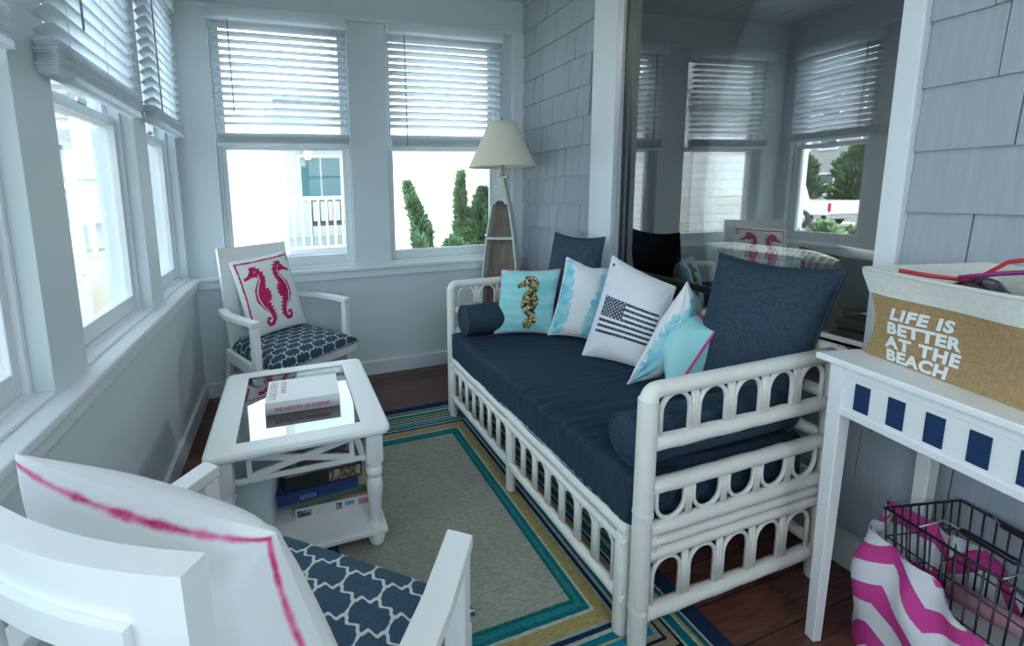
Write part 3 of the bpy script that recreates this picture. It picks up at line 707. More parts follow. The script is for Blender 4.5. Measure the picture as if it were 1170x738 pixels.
def m_flag():
    s = NT('flag_print'); d = s.attr('d0'); k = s.attr('d1'); n = s.noise(140, 3)
    dk = s.m('SUBTRACT', 1.0, s.step(d, -.006, .006)); st = s.step(k, -.008, .008)
    f = s.m('MULTIPLY', dk, st); f = s.m('MULTIPLY', f, s.m('ADD', .80, s.m('MULTIPLY', s.step(n, .35, .5), .2)))
    s.col(s.mix(f, (.84, .85, .90), (.055, .065, .085))); s.bump(s.noise(300, 2), .1, .002); return s.fin(.85, .15)
def flag_fn(U, V):
    x0, x1, y0, y1 = -.80, .86, -.48, .27; d = np.full(U.shape, 9.); h = (y1 - y0) / 13
    def rect(a, b, c, e): return np.maximum(np.maximum(a - U, U - b), np.maximum(c - V, V - e))
    for i in range(7): d = np.minimum(d, rect(x0, x1, y1 - (2 * i + 1) * h, y1 - 2 * i * h))
    can = rect(x0, x0 + .42 * (x1 - x0), y1 - 7 * h, y1); d = np.minimum(d, can)
    s_ = np.full(U.shape, 9.)
    for r_ in range(9):
        for c in range(6 if r_ % 2 == 0 else 5):
            px = x0 + .42 * (x1 - x0) * ((c + (.5 if r_ % 2 == 0 else 1)) / 6); py = y1 - 7 * h * (r_ + .6) / 9.2; s_ = np.minimum(s_, np.hypot((U - px), (V - py)) - .017)
    eye = np.hypot(U + .86, V - .86) - .035
    return {'d0': np.minimum(d, eye), 'd1': s_}
pillow('throw_pillow', (1.466, 1.66, .983), (1.606, 1.43, .865), (1.475, 1.405, .506), (1.322, 1.675, .506), .12, m_flag(), 'white pillow printed with a charcoal stars and stripes flag', fn=flag_fn, n=170, seed=11, wr=.008, pinch=.05, piping=WHITEP, pipe_r=.003)
pillow('throw_pillow', (1.50, 1.285, .925), (1.63, 1.32, .83), (1.50, 1.33, .508), (1.285, 1.345, .506), .10, m_leaf('aqua_cream_leaf_print', 2), 'white pillow with aqua and cream leaf print leaning behind the plain aqua pillow', fn=leaf_fn(2), piping=WHITEP, pipe_r=.003, n=110, seed=21, wr=.010, pinch=.06)
def m_aqua():
    s = NT('plain_aqua_cloth'); s.col(s.mix(s.step(s.noise(5, 3), .35, .65), (.36, .72, .74), (.50, .82, .80))); s.bump(s.noise(300, 2), .1, .002); return s.fin(.8, .2)
pillow('throw_pillow', (1.585, 1.32, .80), (1.44, 1.108, .785), (1.365, 1.205, .508), (1.50, 1.30, .508), .17, m_aqua(), 'plain aqua pillow with bright pink piping, nearest the near arm', fn=None, piping=PINK, pipe_r=.0045, n=60, seed=31, wr=.010, pinch=.05)
# ------------------------------------------------------------------ COFFEE TABLE
ct = thing('coffee_table', 'white coffee table with glass inset top, crossed side braces and turned legs', 'coffee table', (0, 1.73, .0088))
TX, TY = .305, .345
def rrect(hx, hy, r, n=5):
    P = []
    for cx_, cy_, a0 in ((hx - r, hy - r, 0), (-hx + r, hy - r, 90), (-hx + r, -hy + r, 180), (hx - r, -hy + r, 270)):
        for i in range(n + 1): a = R(a0 + 90 * i / n); P.append((cx_ + r * math.cos(a), cy_ + r * math.sin(a)))
    return P
def ring_top(bm, prof, inner, mi=0):
    """rounded rectangular frame: prof = list of (inset, z) going round the outside from the inner top to the inner bottom"""
    rings = []
    o = len(rrect(TX, TY, .03)); 
    def inn(z):   # inner rectangle sampled to the same count
        ix, iy = inner; P = []
        for sx, sy in ((1, 1), (-1, 1), (-1, -1), (1, -1)):
            for i in range(6): P.append((sx * ix, sy * iy))
        return [bm.verts.new((p[0], p[1], z)) for p in P]
    rings.append(inn(prof[0][1]))
    for ins, z in prof: rings.append([bm.verts.new((p[0], p[1], z)) for p in rrect(TX - ins, TY - ins, max(.006, .035 - ins))])
    rings.append(inn(prof[-1][1])); n = o
    for a, b_ in zip(rings, rings[1:] + rings[:1]):
        for i in range(n):
            vs = [a[i], a[(i + 1) % n], b_[(i + 1) % n], b_[i]]
            try: f = bm.faces.new(vs); f.smooth = False
            except ValueError: pass
bm = B(); ring_top(bm, [(.012, .480), (.004, .477), (0, .471), (0, .462), (.006, .455), (.014, .450)], (.208, .275)); bmesh.ops.remove_doubles(bm, verts=bm.verts[:], dist=1e-5)
top = obj('table_top', bm, WHITE, ct)
bm = B(); box(bm, (-.2075, -.2745, .469), (.2075, .2745, .4765), .0022); obj('glass_inset', bm, TABLEGLASS, top)
bm = B()
for a, c in (((-.205, -.272), (.205, -.260)), ((-.205, .260), (.205, .272)), ((-.205, -.26), (-.193, .26)), ((.193, -.26), (.205, .26))): box(bm, (*a, .4772), (*c, .4776), 0)
obj('bevelled_glass_edge', bm, glassy('bevel_glass', (.75, .86, .84), .25, 1), top)
for sx in (-1, 1):
    for sy in (-1, 1):
        bm = B(); cx_, cy_ = sx * .248, sy * .288
        box(bm, (cx_ - .030, cy_ - .030, .335), (cx_ + .030, cy_ + .030, .452), .004)
        prof = [(.020, .075), (.026, .082), (.022, .095), (.019, .11), (.021, .14), (.027, .20), (.030, .235), (.027, .262), (.018, .272), (.027, .280), (.031, .290), (.031, .302), (.025, .310), (.021, .315), (.030, .323), (.030, .337)]
        lathe(bm, prof, 24, (cx_, cy_, 0))
        lathe(bm, [(.018, 0), (.026, .008), (.032, .025), (.031, .042), (.022, .056), (.026, .060)], 24, (cx_, cy_, 0))
        obj('leg', bm, WHITE, ct, smooth='auto')
bm = B(); box(bm, (-.285, -.325, .058), (.285, .325, .078), .005); obj('lower_shelf', bm, WHITE, ct)
for sy in (-1, 1):
    bm = B(); y = sy * .292; t = .012
    box(bm, (-.22, y - t / 2, .436), (.22, y + t / 2, .452), .001); box(bm, (-.22, y - t / 2, .345), (.22, y + t / 2, .362), .002)
    for x in (-.17, .17): box(bm, (x - .008, y - t / 2, .36), (x + .008, y + t / 2, .438), .001)
    beam(bm, (-.165, y, .365), (.165, y, .435), t * .9, .021, bev=.001); beam(bm, (-.165, y, .435), (.165, y, .365), t * .7, .021, bev=.001)
    obj('crossed_brace', bm, WHITE, ct)
for sx in (-1, 1):
    bm = B(); x = sx * .252; t = .012
    box(bm, (x - t / 2, -.26, .436), (x + t / 2, .26, .452), .001); box(bm, (x - t / 2, -.26, .345), (x + t / 2, .26, .362), .002)
    for y in (-.21, .21): box(bm, (x - t / 2, y - .008, .36), (x + t / 2, y + .008, .438), .001)
    beam(bm, (x, -.205, .365), (x, .205, .435), t * .9, .021, bev=.001); beam(bm, (x, -.205, .435), (x, .205, .365), t * .7, .021, bev=.001)
    obj('crossed_brace', bm, WHITE, ct)

PAPER = mat('book_pages', (.78, .77, .72), .8); PINKT = mat('pink_print', (.72, .10, .22), .6)
def book(name, label, cat, loc, rz, w, d, h, cover, texts, spine_front=True, group=None):
    """closed book lying flat; spine faces -y"""
    r_ = thing(name, label, cat, loc, rz, group); bm = B()
    box(bm, (-w / 2, -d / 2, h - .003), (w / 2, d / 2, h), .001); box(bm, (-w / 2, -d / 2, 0), (w / 2, d / 2, .003), .001)
    n = 8; pts = [(-d / 2 - .006 * math.cos(math.pi * (i / n - .5)), h * i / n) for i in range(n + 1)] + [(-d / 2 + .004, h), (-d / 2 + .004, 0)]
    t = bmesh.new(); A = [t.verts.new((-w / 2, y, z)) for y, z in pts]; D_ = [t.verts.new((w / 2, y, z)) for y, z in pts]; t.faces.new(A); t.faces.new(D_[::-1])
    for i in range(len(pts)): t.faces.new((A[i], D_[i], D_[(i + 1) % len(pts)], A[(i + 1) % len(pts)]))
    bmesh.ops.recalc_face_normals(t, faces=t.faces[:]); join(bm, t); obj('cover', bm, cover, r_)
    bm = B(); box(bm, (-w / 2 + .004, -d / 2 + .004, .0032), (w / 2 - .004, d / 2 - .005, h - .0032), 0); obj('pages', bm, PAPER, r_)
    return r_
bk = book('book', 'white hardback book with pink spine lettering on the glass top', 'book', (.020, 1.715, .4868), R(-2), .275, .205, .046, mat('white_book_cover', (.74, .76, .76), .35), None)
lettering('spine_lettering', [('THE HISTORY OF SURFING', .019, 0, 0, .0006, 0, 1.02)], lambda x, y: (-.105 + x * .88, -.1095 - .0004, .016 + y), PINKT, bk)
lettering('cover_lettering', [('HISTORY', .040, 0, 0, .001, 0, 1), ('OF SURF', .030, 0, .045, .001, 0, 1)], lambda x, y: (-.125 + y * .9, .085 - x * 1.0, .0465), mat('pale_pink_print', (.66, .42, .48), .6), bk)
lettering('author_lettering', [('M. WARSHAW', .022, 0, 0, .0006, 0, 1)], lambda x, y: (.085 + y, .07 - x, .0465), MATS['pale_pink_print'], bk) if False else None

def gamebox(label, loc, rz, w, d, h, side, topm, extra=None, cat='box', name='game_box'):
    r_ = thing(name, label, cat, loc, rz, 'boxes stacked on the coffee table shelf'); bm = B(); box(bm, (-w / 2, -d / 2, 0), (w / 2, d / 2, h * .96), .0015); obj('base', bm, side, r_)
    bm = B(); box(bm, (-w / 2 - .0015, -d / 2 - .0015, h * .12), (w / 2 + .0015, d / 2 + .0015, h), .002); obj('lid', bm, [side], r_)
    bm = B(); box(bm, (-w / 2 + .004, -d / 2 + .004, h), (w / 2 - .004, d / 2 - .004, h + .0006)); obj('top_picture', bm, topm, r_)
    return r_
def pic_mat(name, a, b_, c, sc=18):
    s = NT(name); f = s.step(s.noise(sc, 5), .38, .62); g = s.step(s.noise(sc * .5, 3), .5, .6); s.col(s.mix(g, s.mix(f, a, b_), c)); return s.fin(.4)
WBOX = mat('white_box_card', (.72, .74, .76), .45)
pz = gamebox('white jigsaw puzzle box marked 500 at the bottom of the shelf stack', (.115, 1.66, .0870), R(-1), .30, .22, .042, WBOX, pic_mat('puzzle_picture', (.1, .22, .2), (.3, .4, .3), (.55, .3, .2)))
lettering('number_lettering', [('500', .030, 0, 0, .0012, 0, 1)], lambda x, y: (.085 + x, -.1122, .012 + y), PINKT, pz)
lettering('small_print', [('- - - - -', .016, 0, .012, .0003, 0, 1), ('- - - -', .014, 0, 0, .0002, 0, 1)], lambda x, y: (-.075 + x, -.1122, .012 + y), PINKT, pz)
for nm, x0, x1, mt_ in (('picture_panel', -.145, -.09, pic_mat('puzzle_side_picture', (.05, .07, .07), (.2, .22, .2), (.4, .4, .4), 60)), ('small_picture', .0, .022, pic_mat('puzzle_small_picture', (.1, .1, .1), (.2, .2, .2), (.4, .4, .4), 80)), ('blue_badge', .035, .070, mat('blue_badge_print', (.10, .35, .6), .4))):
    bm = B(); box(bm, (x0, -.1122, .010 if nm != 'blue_badge' else .018), (x1, -.1128, .036 if nm != 'blue_badge' else .034)); obj(nm, bm, mt_, pz)
gb = gamebox('green and brown picture box between the puzzle box and the blue box', (.10, 1.67, .1300), R(3), .29, .21, .030, mat('green_box_side', (.10, .17, .15), .5), pic_mat('green_picture', (.08, .2, .2), (.3, .3, .2), (.5, .4, .25)))
bb = gamebox('deep blue game box with pale lettering in the shelf stack', (.045, 1.665, .1610), R(4), .30, .23, .046, mat('deep_blue_box', (.012, .045, .20), .35), mat('deep_blue_box_top', (.02, .08, .26), .4))
lettering('box_lettering', [('IIIIIII', .022, 0, 0, .0006, 0, 1.3)], lambda x, y: (-.07 + x, -.1172, .012 + y), mat('pale_blue_print', (.35, .5, .65), .5), bb)
tb = gamebox('dark box with a colourful picture on top of the shelf stack', (.07, 1.665, .2080), R(2), .29, .22, .055, mat('black_box_side', (.02, .025, .03), .4), pic_mat('crowd_picture', (.05, .09, .13), (.30, .22, .14), (.5, .42, .3), 30))
bm = B(); box(bm, (.02, -.1118, .008), (.14, -.1124, .050)); obj('side_picture', bm, pic_mat('side_crowd_picture', (.06, .08, .1), (.35, .22, .12), (.6, .5, .35), 70), tb)
# white tub
tub = thing('storage_tub', 'pale white tapered plastic tub on the coffee table shelf left of the boxes', 'tub', (-.175, 1.59, .0870))
bm = B(); prof = [(.055, 0), (.068, .01), (.074, .08), (.082, .15), (.092, .205), (.098, .222), (.094, .222), (.088, .205), (.078, .15), (.070, .08), (.06, .012), (.001, .012)]
lathe(bm, prof[:-1] + [(.002, .012)], 32); obj('tub_body', bm, mat('white_plastic', (.70, .80, .86), .3), tub, smooth='auto')
bm = B(); tube(bm, [(.096 * math.cos(a), .096 * math.sin(a), .222) for a in [i / 32 * 2 * math.pi for i in range(32)]], .005, 8, closed=True); obj('rim', bm, MATS['white_plastic'], tub)

# ------------------------------------------------------------------ ARMCHAIRS
def make_chair(label, loc, rz, aw=.305, az=.655, bz=1.0, bf=.50, bw=.225):
    c = thing('armchair', label, 'armchair', loc, rz, 'white open-arm chairs with navy trellis seats')
    SF, SB = .02, -.44; q = .022
    for s in (-1, 1):
        bm = B(); beam(bm, (s * (aw - .005), .0, 0.0), (s * aw, .0, az - .018), .040, .040, up=(0, 1, 0), bev=.004); obj('front_leg', bm, WHITE, c)
        bm = B()   # arm: gently bowed bar from the back post to the front post
        P = [(s * (aw + .0), .020, az), (s * (aw + .004), -.12, az), (s * (aw - .004), -.27, az - .002), (s * (bw + .035), -.415, az - .004)]
        rows = []
        Pn = [Vector(p) for p in P]
        for i, p in enumerate(Pn):
            d_ = (Pn[min(i + 1, 3)] - Pn[max(i - 1, 0)]).normalized(); sd = Vector((-d_.y, d_.x, 0)).normalized() * .024
            rows.append([bm.verts.new(q) for q in (p - sd + Vector((0, 0, .013)), p + sd + Vector((0, 0, .013)), p + sd - Vector((0, 0, .013)), p - sd - Vector((0, 0, .013)))])
        for a_, b_ in zip(rows[:-1], rows[1:]):
            for j in range(4): bm.faces.new((a_[j], a_[(j + 1) % 4], b_[(j + 1) % 4], b_[j]))
        bm.faces.new(rows[0][::-1]); bm.faces.new(rows[-1]); bmesh.ops.bevel(bm, geom=bm.edges[:], offset=.002, segments=1, affect='EDGES')
        obj('arm', bm, WHITE, c)
        bm = B(); beam(bm, (s * (bw - .01), SB - .09, 0), (s * bw, SB + .02, .40), .036, .040, up=(0, 1, 0), bev=.004); obj('rear_leg', bm, WHITE, c)
    bm = B()
    box(bm, (-aw - .005, .022, .345), (aw + .005, .085, .412), .006); box(bm, (-bw, SB - .005, .345), (bw, SB + .02, .415), .004)
    for s in (-1, 1): beam(bm, (s * (bw + .015), SB + .01, .38), (s * (aw - .012), -.01, .38), .024, .07, bev=.004)
    obj('seat_rail', bm, WHITE, c)
    # back: an outer frame with mitred corners and a thinner frame stepped inside it, both bowed
    bot = Vector((0, SB + .015, .40)); topv = Vector((0, -bf, bz)); up = (topv - bot); H_ = up.length; u = up.normalized(); nrm = Vector((0, u.z, -u.y))
    def bk(x, h, dpt): bow = -.030 * (1 - (x / bw) ** 2); return Vector((x, 0, 0)) + bot + u * h + nrm * (bow * (h / H_) + dpt)
    def frame(name, hw, h0, h1, wd, d0, d1, parent):
        bm = B(); n = 10
        def strip(fa, fb):
            rows = []
            for i in range(n + 1):
                t = i / n; rows.append([bm.verts.new(p) for p in (fa(t, d0), fb(t, d0), fb(t, d1), fa(t, d1))])
            for a_, b_ in zip(rows[:-1], rows[1:]):
                for j in range(4): bm.faces.new((a_[j], a_[(j + 1) % 4], b_[(j + 1) % 4], b_[j]))
            bm.faces.new(rows[0][::-1]); bm.faces.new(rows[-1])
        # mitred: top, bottom, sides
        strip(lambda t, d: bk(-hw + 2 * hw * t, h1, d), lambda t, d: bk(-(hw - wd) + 2 * (hw - wd) * t, h1 - wd, d))
        strip(lambda t, d: bk(-hw + 2 * hw * t, h0, d), lambda t, d: bk(-(hw - wd) + 2 * (hw - wd) * t, h0 + wd, d))
        for s in (-1, 1): strip(lambda t, d: bk(s * hw, h0 + (h1 - h0) * t, d), lambda t, d: bk(s * (hw - wd), h0 + wd + (h1 - h0 - 2 * wd) * t, d))
        bmesh.ops.remove_doubles(bm, verts=bm.verts[:], dist=1e-5)
        return obj(name, bm, WHITE, parent)
    fr = frame('back_frame', bw, -.02, H_, .052, -.012, .014, c)
    frame('inner_back_frame', bw - .0525, .060, H_ - .0525, .036, -.020, .002, fr)
    # upholstered seat
    n = 60; t = np.linspace(-1, 1, n); U, V = np.meshgrid(t, t, indexing='ij'); sg = lambda a: np.sign(a) * (1 - (1 - np.abs(a)) ** 1.5)
    X_ = sg(U) * (aw - .026 - (1 - (V + 1) / 2) * .055 + .034 * np.clip((V - .80) / .15, 0, 1)); Y_ = SB + .03 + (sg(V) + 1) / 2 * (.105 - SB - .03)
    K = (np.clip(1 - np.abs(U) ** 5, 0, 1) ** .5) * (np.clip(1 - np.abs(V) ** 5, 0, 1) ** .5); Z_ = .405 + .072 * K + .012 * (1 - U ** 2) * (1 - V ** 2)
    # bulge over the front rail
    Y_ = Y_ + .016 * np.clip(V, 0, 1) ** 8 * 0; P_ = np.stack([X_, Y_, Z_], -1)
    # unrolled coordinates for the print
    def arc(P, ax):
        d = np.linalg.norm(np.diff(P, axis=ax), axis=-1); s_ = np.concatenate([np.zeros_like(np.take(d, [0], axis=ax)), np.cumsum(d, axis=ax)], axis=ax); return s_ - np.take(s_, [n // 2], axis=ax)
    uv = np.stack([arc(P_, 0), arc(P_, 1)], -1)
    Q = P_.copy(); Q[..., 2] = .404
    grid_mesh('seat', [P_, Q], [uv, uv], TRELLIS, c)
    return c, bk, H_
CH1 = ((.060, 2.45, 0), R(-146)); CH2 = ((.020, .845, .009), R(-38.7))
far_c, bk1, H1 = make_chair('white open-arm chair in the far left corner holding the pink seahorse pillow', *CH1)
near_c, bk2, H2 = make_chair('white open-arm chair seen from behind in the near left corner, foreground', *CH2, bf=.440, bw=.205, bz=.98)

def loc2w(ch, p):
    (x, y, z), a = ch; c, s = math.cos(a), math.sin(a); return (x + c * p[0] - s * p[1], y + s * p[0] + c * p[1], z + p[2])
def m_seahorses():
    s = NT('pink_seahorses_print'); d = s.attr('d0'); e = s.attr('d1'); w = s.m('MULTIPLY', s.m('SUBTRACT', s.noise(40, 3), .5), .04)
    a = s.step(s.m('ADD', d, s.m('MULTIPLY', w, .5)), -.008, .008); c = s.step(s.m('ADD', e, w), -.006, .006); n = s.step(s.noise(60, 3), .35, .65)
    pk = s.mix(n, (.50, .015, .10), (.66, .04, .17)); s.col(s.mix(s.m('MULTIPLY', a, c), pk, (.82, .84, .85))); s.bump(s.noise(280, 2), .12, .002); return s.fin(.8, .2)
def sea2(U, V):
    d = np.minimum(seahorse(U, V, -.36, .0, 1.35, 1), seahorse(U, V, .40, .03, 1.28, -1)[:, :]) if False else np.minimum(seahorse(U, V, -.38, -.02, 1.42, 1), seahorse(U, V, .36, .0, 1.42, -1) if False else seahorse(U, V, .40, .02, 1.38, 1))
    b_ = np.minimum(np.abs(np.abs(U) - .88), 9) ; e = np.maximum(np.abs(np.maximum(np.abs(U), np.abs(V)) - .89) - .022, -9)
    e = np.where((V < -.80) & (np.abs(U) < .8), 9., e); e = np.where((U > .80) & (V < .7), 9., e)
    return {'d0': d, 'd1': e}
# far chair's pillow: bottom edge on the seat, top leaning on the back
def mir(V): return V
def sea_pair(U, V):
    l = seahorse(U, V, -.40, -.02, 1.58, 1)
    X = seahorse(U, V, .42, .02, 1.55, -1)
    r_ = {'d0': np.minimum(l, X)}; r_['d1'] = sea2(U, V)['d1']; return r_
pillow('throw_pillow', loc2w(CH1, (.20, -.42, .925)), loc2w(CH1, (-.175, -.405, .955)), loc2w(CH1, (-.20, -.26, .49)), loc2w(CH1, (.185, -.25, .485)), .11, m_seahorses(), 'white pillow with two hot pink seahorses in the far armchair', fn=sea_pair, n=200, seed=2, wr=.003, pinch=.04)
def m_stripe():
    s = NT('pink_stripe_linen'); e = s.attr('d0'); w = s.m('MULTIPLY', s.m('SUBTRACT', s.noise(28, 3), .5), .022)
    a = s.step(s.m('ADD', e, w), -.008, .008); n = s.step(s.noise(24, 3), .35, .6); pk = s.mix(n, (.62, .03, .17), (.85, .22, .42))
    s.col(s.mix(a, pk, (.85, .86, .87))); s.bump(s.noise(320, 3), .2, .002); return s.fin(.85, .2)
def stripe_fn(U, V):
    e = np.abs(np.maximum(np.abs(U), np.abs(V)) - .968) - .010; return {'d0': e}
pillow('throw_pillow', loc2w(CH2, (-.245, -.355, .935)), loc2w(CH2, (.200, -.335, .925)), loc2w(CH2, (.235, -.20, .480)), loc2w(CH2, (-.23, -.26, .480)), .17, m_stripe(), 'white linen pillow with a hot pink stripe along its edges in the near armchair', fn=stripe_fn, n=120, seed=14, wr=.007, pinch=.045)

# ------------------------------------------------------------------ BOAT SHELF LAMP
CREAMP = mat('weathered_cream_paint', (.62, .66, .62), .6, noise_amt=.10, noise_scale=25)
BACKW = mat('greyed_wood_back', (.34, .27, .23), .7, noise_amt=.25, noise_scale=30, stretch=(3, 3, .3))
lamp = thing('boat_shelf_lamp', 'cream lamp with a cone shade standing on a small boat-shaped shelf', 'floor lamp', (1.438, 2.715, 0), R(-38))
def bw_(z): t = z / 1.40; return .122 * (1 - abs((t - .22) / .80) ** 2.3) + .012 if t > .22 else .122 - .02 * ((.22 - t) / .22) ** 2 + .012
zs = np.linspace(0, 1.385, 30); dep = .19
for s in (-1, 1):
    bm = B(); rows = []
    for z in zs:
        w = bw_(z); d = dep * (.35 + .65 * min(1, w / .11)); rows.append([bm.verts.new(p) for p in ((s * w, -d / 2, z), (s * w, d / 2, z), (s * (w - .012), d / 2, z), (s * (w - .012), -d / 2, z))])
    for a, b_ in zip(rows[:-1], rows[1:]):
        for j in range(4): bm.faces.new((a[j], a[(j + 1) % 4], b_[(j + 1) % 4], b_[j]))
    bm.faces.new(rows[0][::-1]); bm.faces.new(rows[-1]); obj('side_plank', bm, CREAMP, lamp)
bm = B(); rows = []
for z in zs:
    w = bw_(z) - .010; d = dep * (.35 + .65 * min(1, w / .11)); rows.append([bm.verts.new(p) for p in ((-w, d / 2 - .012, z), (w, d / 2 - .012, z), (w, d / 2 - .004, z), (-w, d / 2 - .004, z))])
for a, b_ in zip(rows[:-1], rows[1:]):
    for j in range(4): bm.faces.new((a[j], a[(j + 1) % 4], b_[(j + 1) % 4], b_[j]))
bm.faces.new(rows[0][::-1]); bm.faces.new(rows[-1]); obj('back_plank', bm, BACKW, lamp)
for z in (.03, .34, .66, .975):
    w = bw_(z) - .012; bm = B(); box(bm, (-w, -.088, z - .008), (w, .080, z + .008), .002); obj('shelf', bm, CREAMP, lamp)
# scalloped header board
poly = [(-bw_(1.20) + .004, 1.20)] + [(-.052 + .018 * math.cos(a) , 1.20 + .012 * math.sin(a)) for a in (math.pi, math.pi / 2)] + [(.034 * math.cos(a), 1.205 + .030 * math.sin(a)) for a in [math.pi * (1 - i / 8) for i in range(9)]] + [(.052, 1.212), (bw_(1.20) - .004, 1.20)] + [(bw_(z) - .002, z) for z in (1.26, 1.32, 1.385)] + [(-bw_(z) + .002, z) for z in (1.385, 1.32, 1.26)]
bm = B(); prism(bm, poly, -.078, -.066); obj('scalloped_header', bm, CREAMP, lamp)
bm = B(); box(bm, (-.045, -.05, 1.383), (.045, .05, 1.398), .003); obj('cap_board', bm, CREAMP, lamp)
bm = B(); lathe(bm, [(.022, 1.398), (.022, 1.405), (.009, 1.412), (.008, 1.46), (.016, 1.465), (.016, 1.51), (.006, 1.515), (.004, 1.772), (.010, 1.775), (.007, 1.787), (.001, 1.792)], 16); obj('lamp_stem', bm, mat('aged_brass', (.45, .38, .25), .4, metal=.8), lamp, smooth='auto')
bm = B()
prof = [(.232, 1.462), (.228, 1.468), (.19, 1.545), (.15, 1.63), (.112, 1.71), (.090, 1.762), (.087, 1.762), (.109, 1.708), (.147, 1.628), (.187, 1.543), (.225, 1.466)]
t = bmesh.new(); rings = [[t.verts.new((r_ * math.cos(2 * math.pi * k / 48), r_ * math.sin(2 * math.pi * k / 48), z)) for k in range(48)] for r_, z in prof]
for a, b_ in zip(rings, rings[1:] + rings[:1]):
    for k in range(48): f_ = t.faces.new((a[k], a[(k + 1) % 48], b_[(k + 1) % 48], b_[k])); f_.smooth = True
join(bm, t); obj('lamp_shade', bm, mat('cream_lampshade', (.86, .82, .66), .8, bump=.05, bump_scale=80), lamp)
bm = B()
for k in range(3): a = 2 * math.pi * k / 3; tube(bm, [(0, 0, 1.755), (.088 * math.cos(a), .088 * math.sin(a), 1.755)], .002, 5)
obj('shade_spider', bm, METAL, lamp)

# ------------------------------------------------------------------ CONSOLE TABLE
CA = R(-12); con = thing('console_table', 'white slatted console table with navy square insets against the shingled wall', 'console table', (1.363, .726, 0), CA)
# local: x towards the wall, -y along its length
CL, CW = .92, .325
bm = B(); box(bm, (-.022, -CL, .832), (CW + .01, .022, .850), .004); obj('table_top', bm, WHITE, con)
for x, y in ((0, 0), (CW - .03, 0), (0, -CL + .04), (CW - .03, -CL + .04)):
    bm = B(); t = bmesh.new(); bmesh.ops.create_cube(t, size=1)
    for v in t.verts:
        w = .036 if v.co.z > 0 else .026; v.co = Vector((x + .018 + v.co.x * w, y - .018 + v.co.y * w, .416 + v.co.z * .832))
    bmesh.ops.bevel(t, geom=t.edges[:], offset=.002, segments=1, affect='EDGES'); join(bm, t); obj('leg', bm, WHITE, con)
NAVYI = mat('navy_inset_paint', (.005, .032, .11), .4)
ap = B(); box(ap, (.006, -CL + .03, .700), (.024, -.03, .832), .002); box(ap, (.002, -CL + .03, .695), (.026, -.03, .716), .003); box(ap, (.002, -CL + .03, .806), (.026, -.03, .832), .002)
ap = obj('front_apron', ap, WHITE, con)
for i in range(12):
    y = -.062 - i * .0715
    if y < -CL + .08: break
    bm = B(); box(bm, (.0035, y - .033, .724), (.008, y, .794), .0008); obj('navy_inset', bm, NAVYI, ap)
for xx in ((.02, -.022, CW - .02, -.006), (.02, -CL + .01, CW - .02, -CL + .025)):
    bm = B(); box(bm, (xx[0], xx[1], .70), (xx[2], xx[3], .832), .002); obj('end_apron', bm, WHITE, con)
bm = B(); box(bm, (CW - .02, -CL + .03, .70), (CW - .004, -.03, .832), .002); obj('back_apron', bm, WHITE, con)

# storage bin with lettering
def bl_(ch_, p): return loc2w(ch_, p)
BN = ((1.455, .705, .8506), R(-19)); BL_, BW_, BH_ = .50, .285, .225
bin_ = thing('storage_bin', 'burlap and white canvas storage bin with white lettering on the console table', 'storage bin', BN[0], BN[1])
def bin_pt(s, z, inset=0, cyc=None):
    """s: 0..4 around the four sides (front, near end, back, far end); z height"""
    t = z / BH_; pinch_ = .022 * math.sin(math.pi * min(1, t * 1.05)) * (1 if True else 0)
    fl = .0 + .012 * t
    x0, x1, y0, y1 = -fl + inset, BW_ + fl - inset, -BL_ - fl + inset, fl - inset
    y1 -= pinch_ * 1.3; sag = .012 * math.sin(math.pi * ((s % 1))) * math.sin(math.pi * t)
    k = int(s) % 4; f_ = s - int(s)
    if k == 0: return (x0 + sag - .006 * math.sin(f_ * 14) * math.sin(math.pi * t), y1 + (y0 - y1) * f_, z - .006 * t * math.sin(math.pi * f_))
    if k == 1: return (x0 + (x1 - x0) * f_, y0 + sag, z)
    if k == 2: return (x1 - sag, y0 + (y1 - y0) * f_, z + .006 * t)
    return (x1 + (x0 - x1) * f_, y1 - sag, z + .006 * t * (1 - f_))
def bin_shell(z0, z1, ins, nz):
    S4 = np.linspace(0, 4, 4 * 24 + 1); return np.array([[bin_pt(min(s, 3.9999), z, ins) for s in S4] for z in np.linspace(z0, z1, nz)])
burl = NT('burlap'); _n = burl.noise(330, 2, stretch=(1, 1, .15)); _m = burl.noise(330, 2, stretch=(.15, .15, 1)); _f = burl.step(burl.m('ADD', _n, _m), .8, 1.2); burl.col(burl.mix(_f, (.36, .235, .115), (.45, .30, .155))); burl.bump(_f, .4, .002); BURLAP = burl.fin(.9, .1)
CANVAS = weave('white_canvas', (.72, .71, .66), .06)
grid_mesh('burlap_body', [bin_shell(0, .168, 0, 16)], None, BURLAP, bin_)
grid_mesh('canvas_band', [bin_shell(.166, BH_, -.003, 6), bin_shell(.12, BH_, .006, 6)], None, CANVAS, bin_)
bm = B(); tube(bm, [Vector(bin_pt(min(s, 3.999), BH_, 0)) for s in np.linspace(0, 3.98, 90)], .0055, 8, closed=True); obj('rolled_rim', bm, CANVAS, bin_)
bm = B(); box(bm, (.012, -BL_ + .012, .001), (BW_ - .012, -.035, .006)); obj('bin_floor', bm, BURLAP, bin_)
def on_bin(x, y):
    z = max(.003, y); y1_ = bin_pt(0, z)[1]; y0_ = bin_pt(.9999, z)[1]; yt = -.006 - x * .985
    p = bin_pt(max(.001, min(.995, (y1_ - yt) / (y1_ - y0_))), z, 0); return (p[0] - .0018, yt, z)
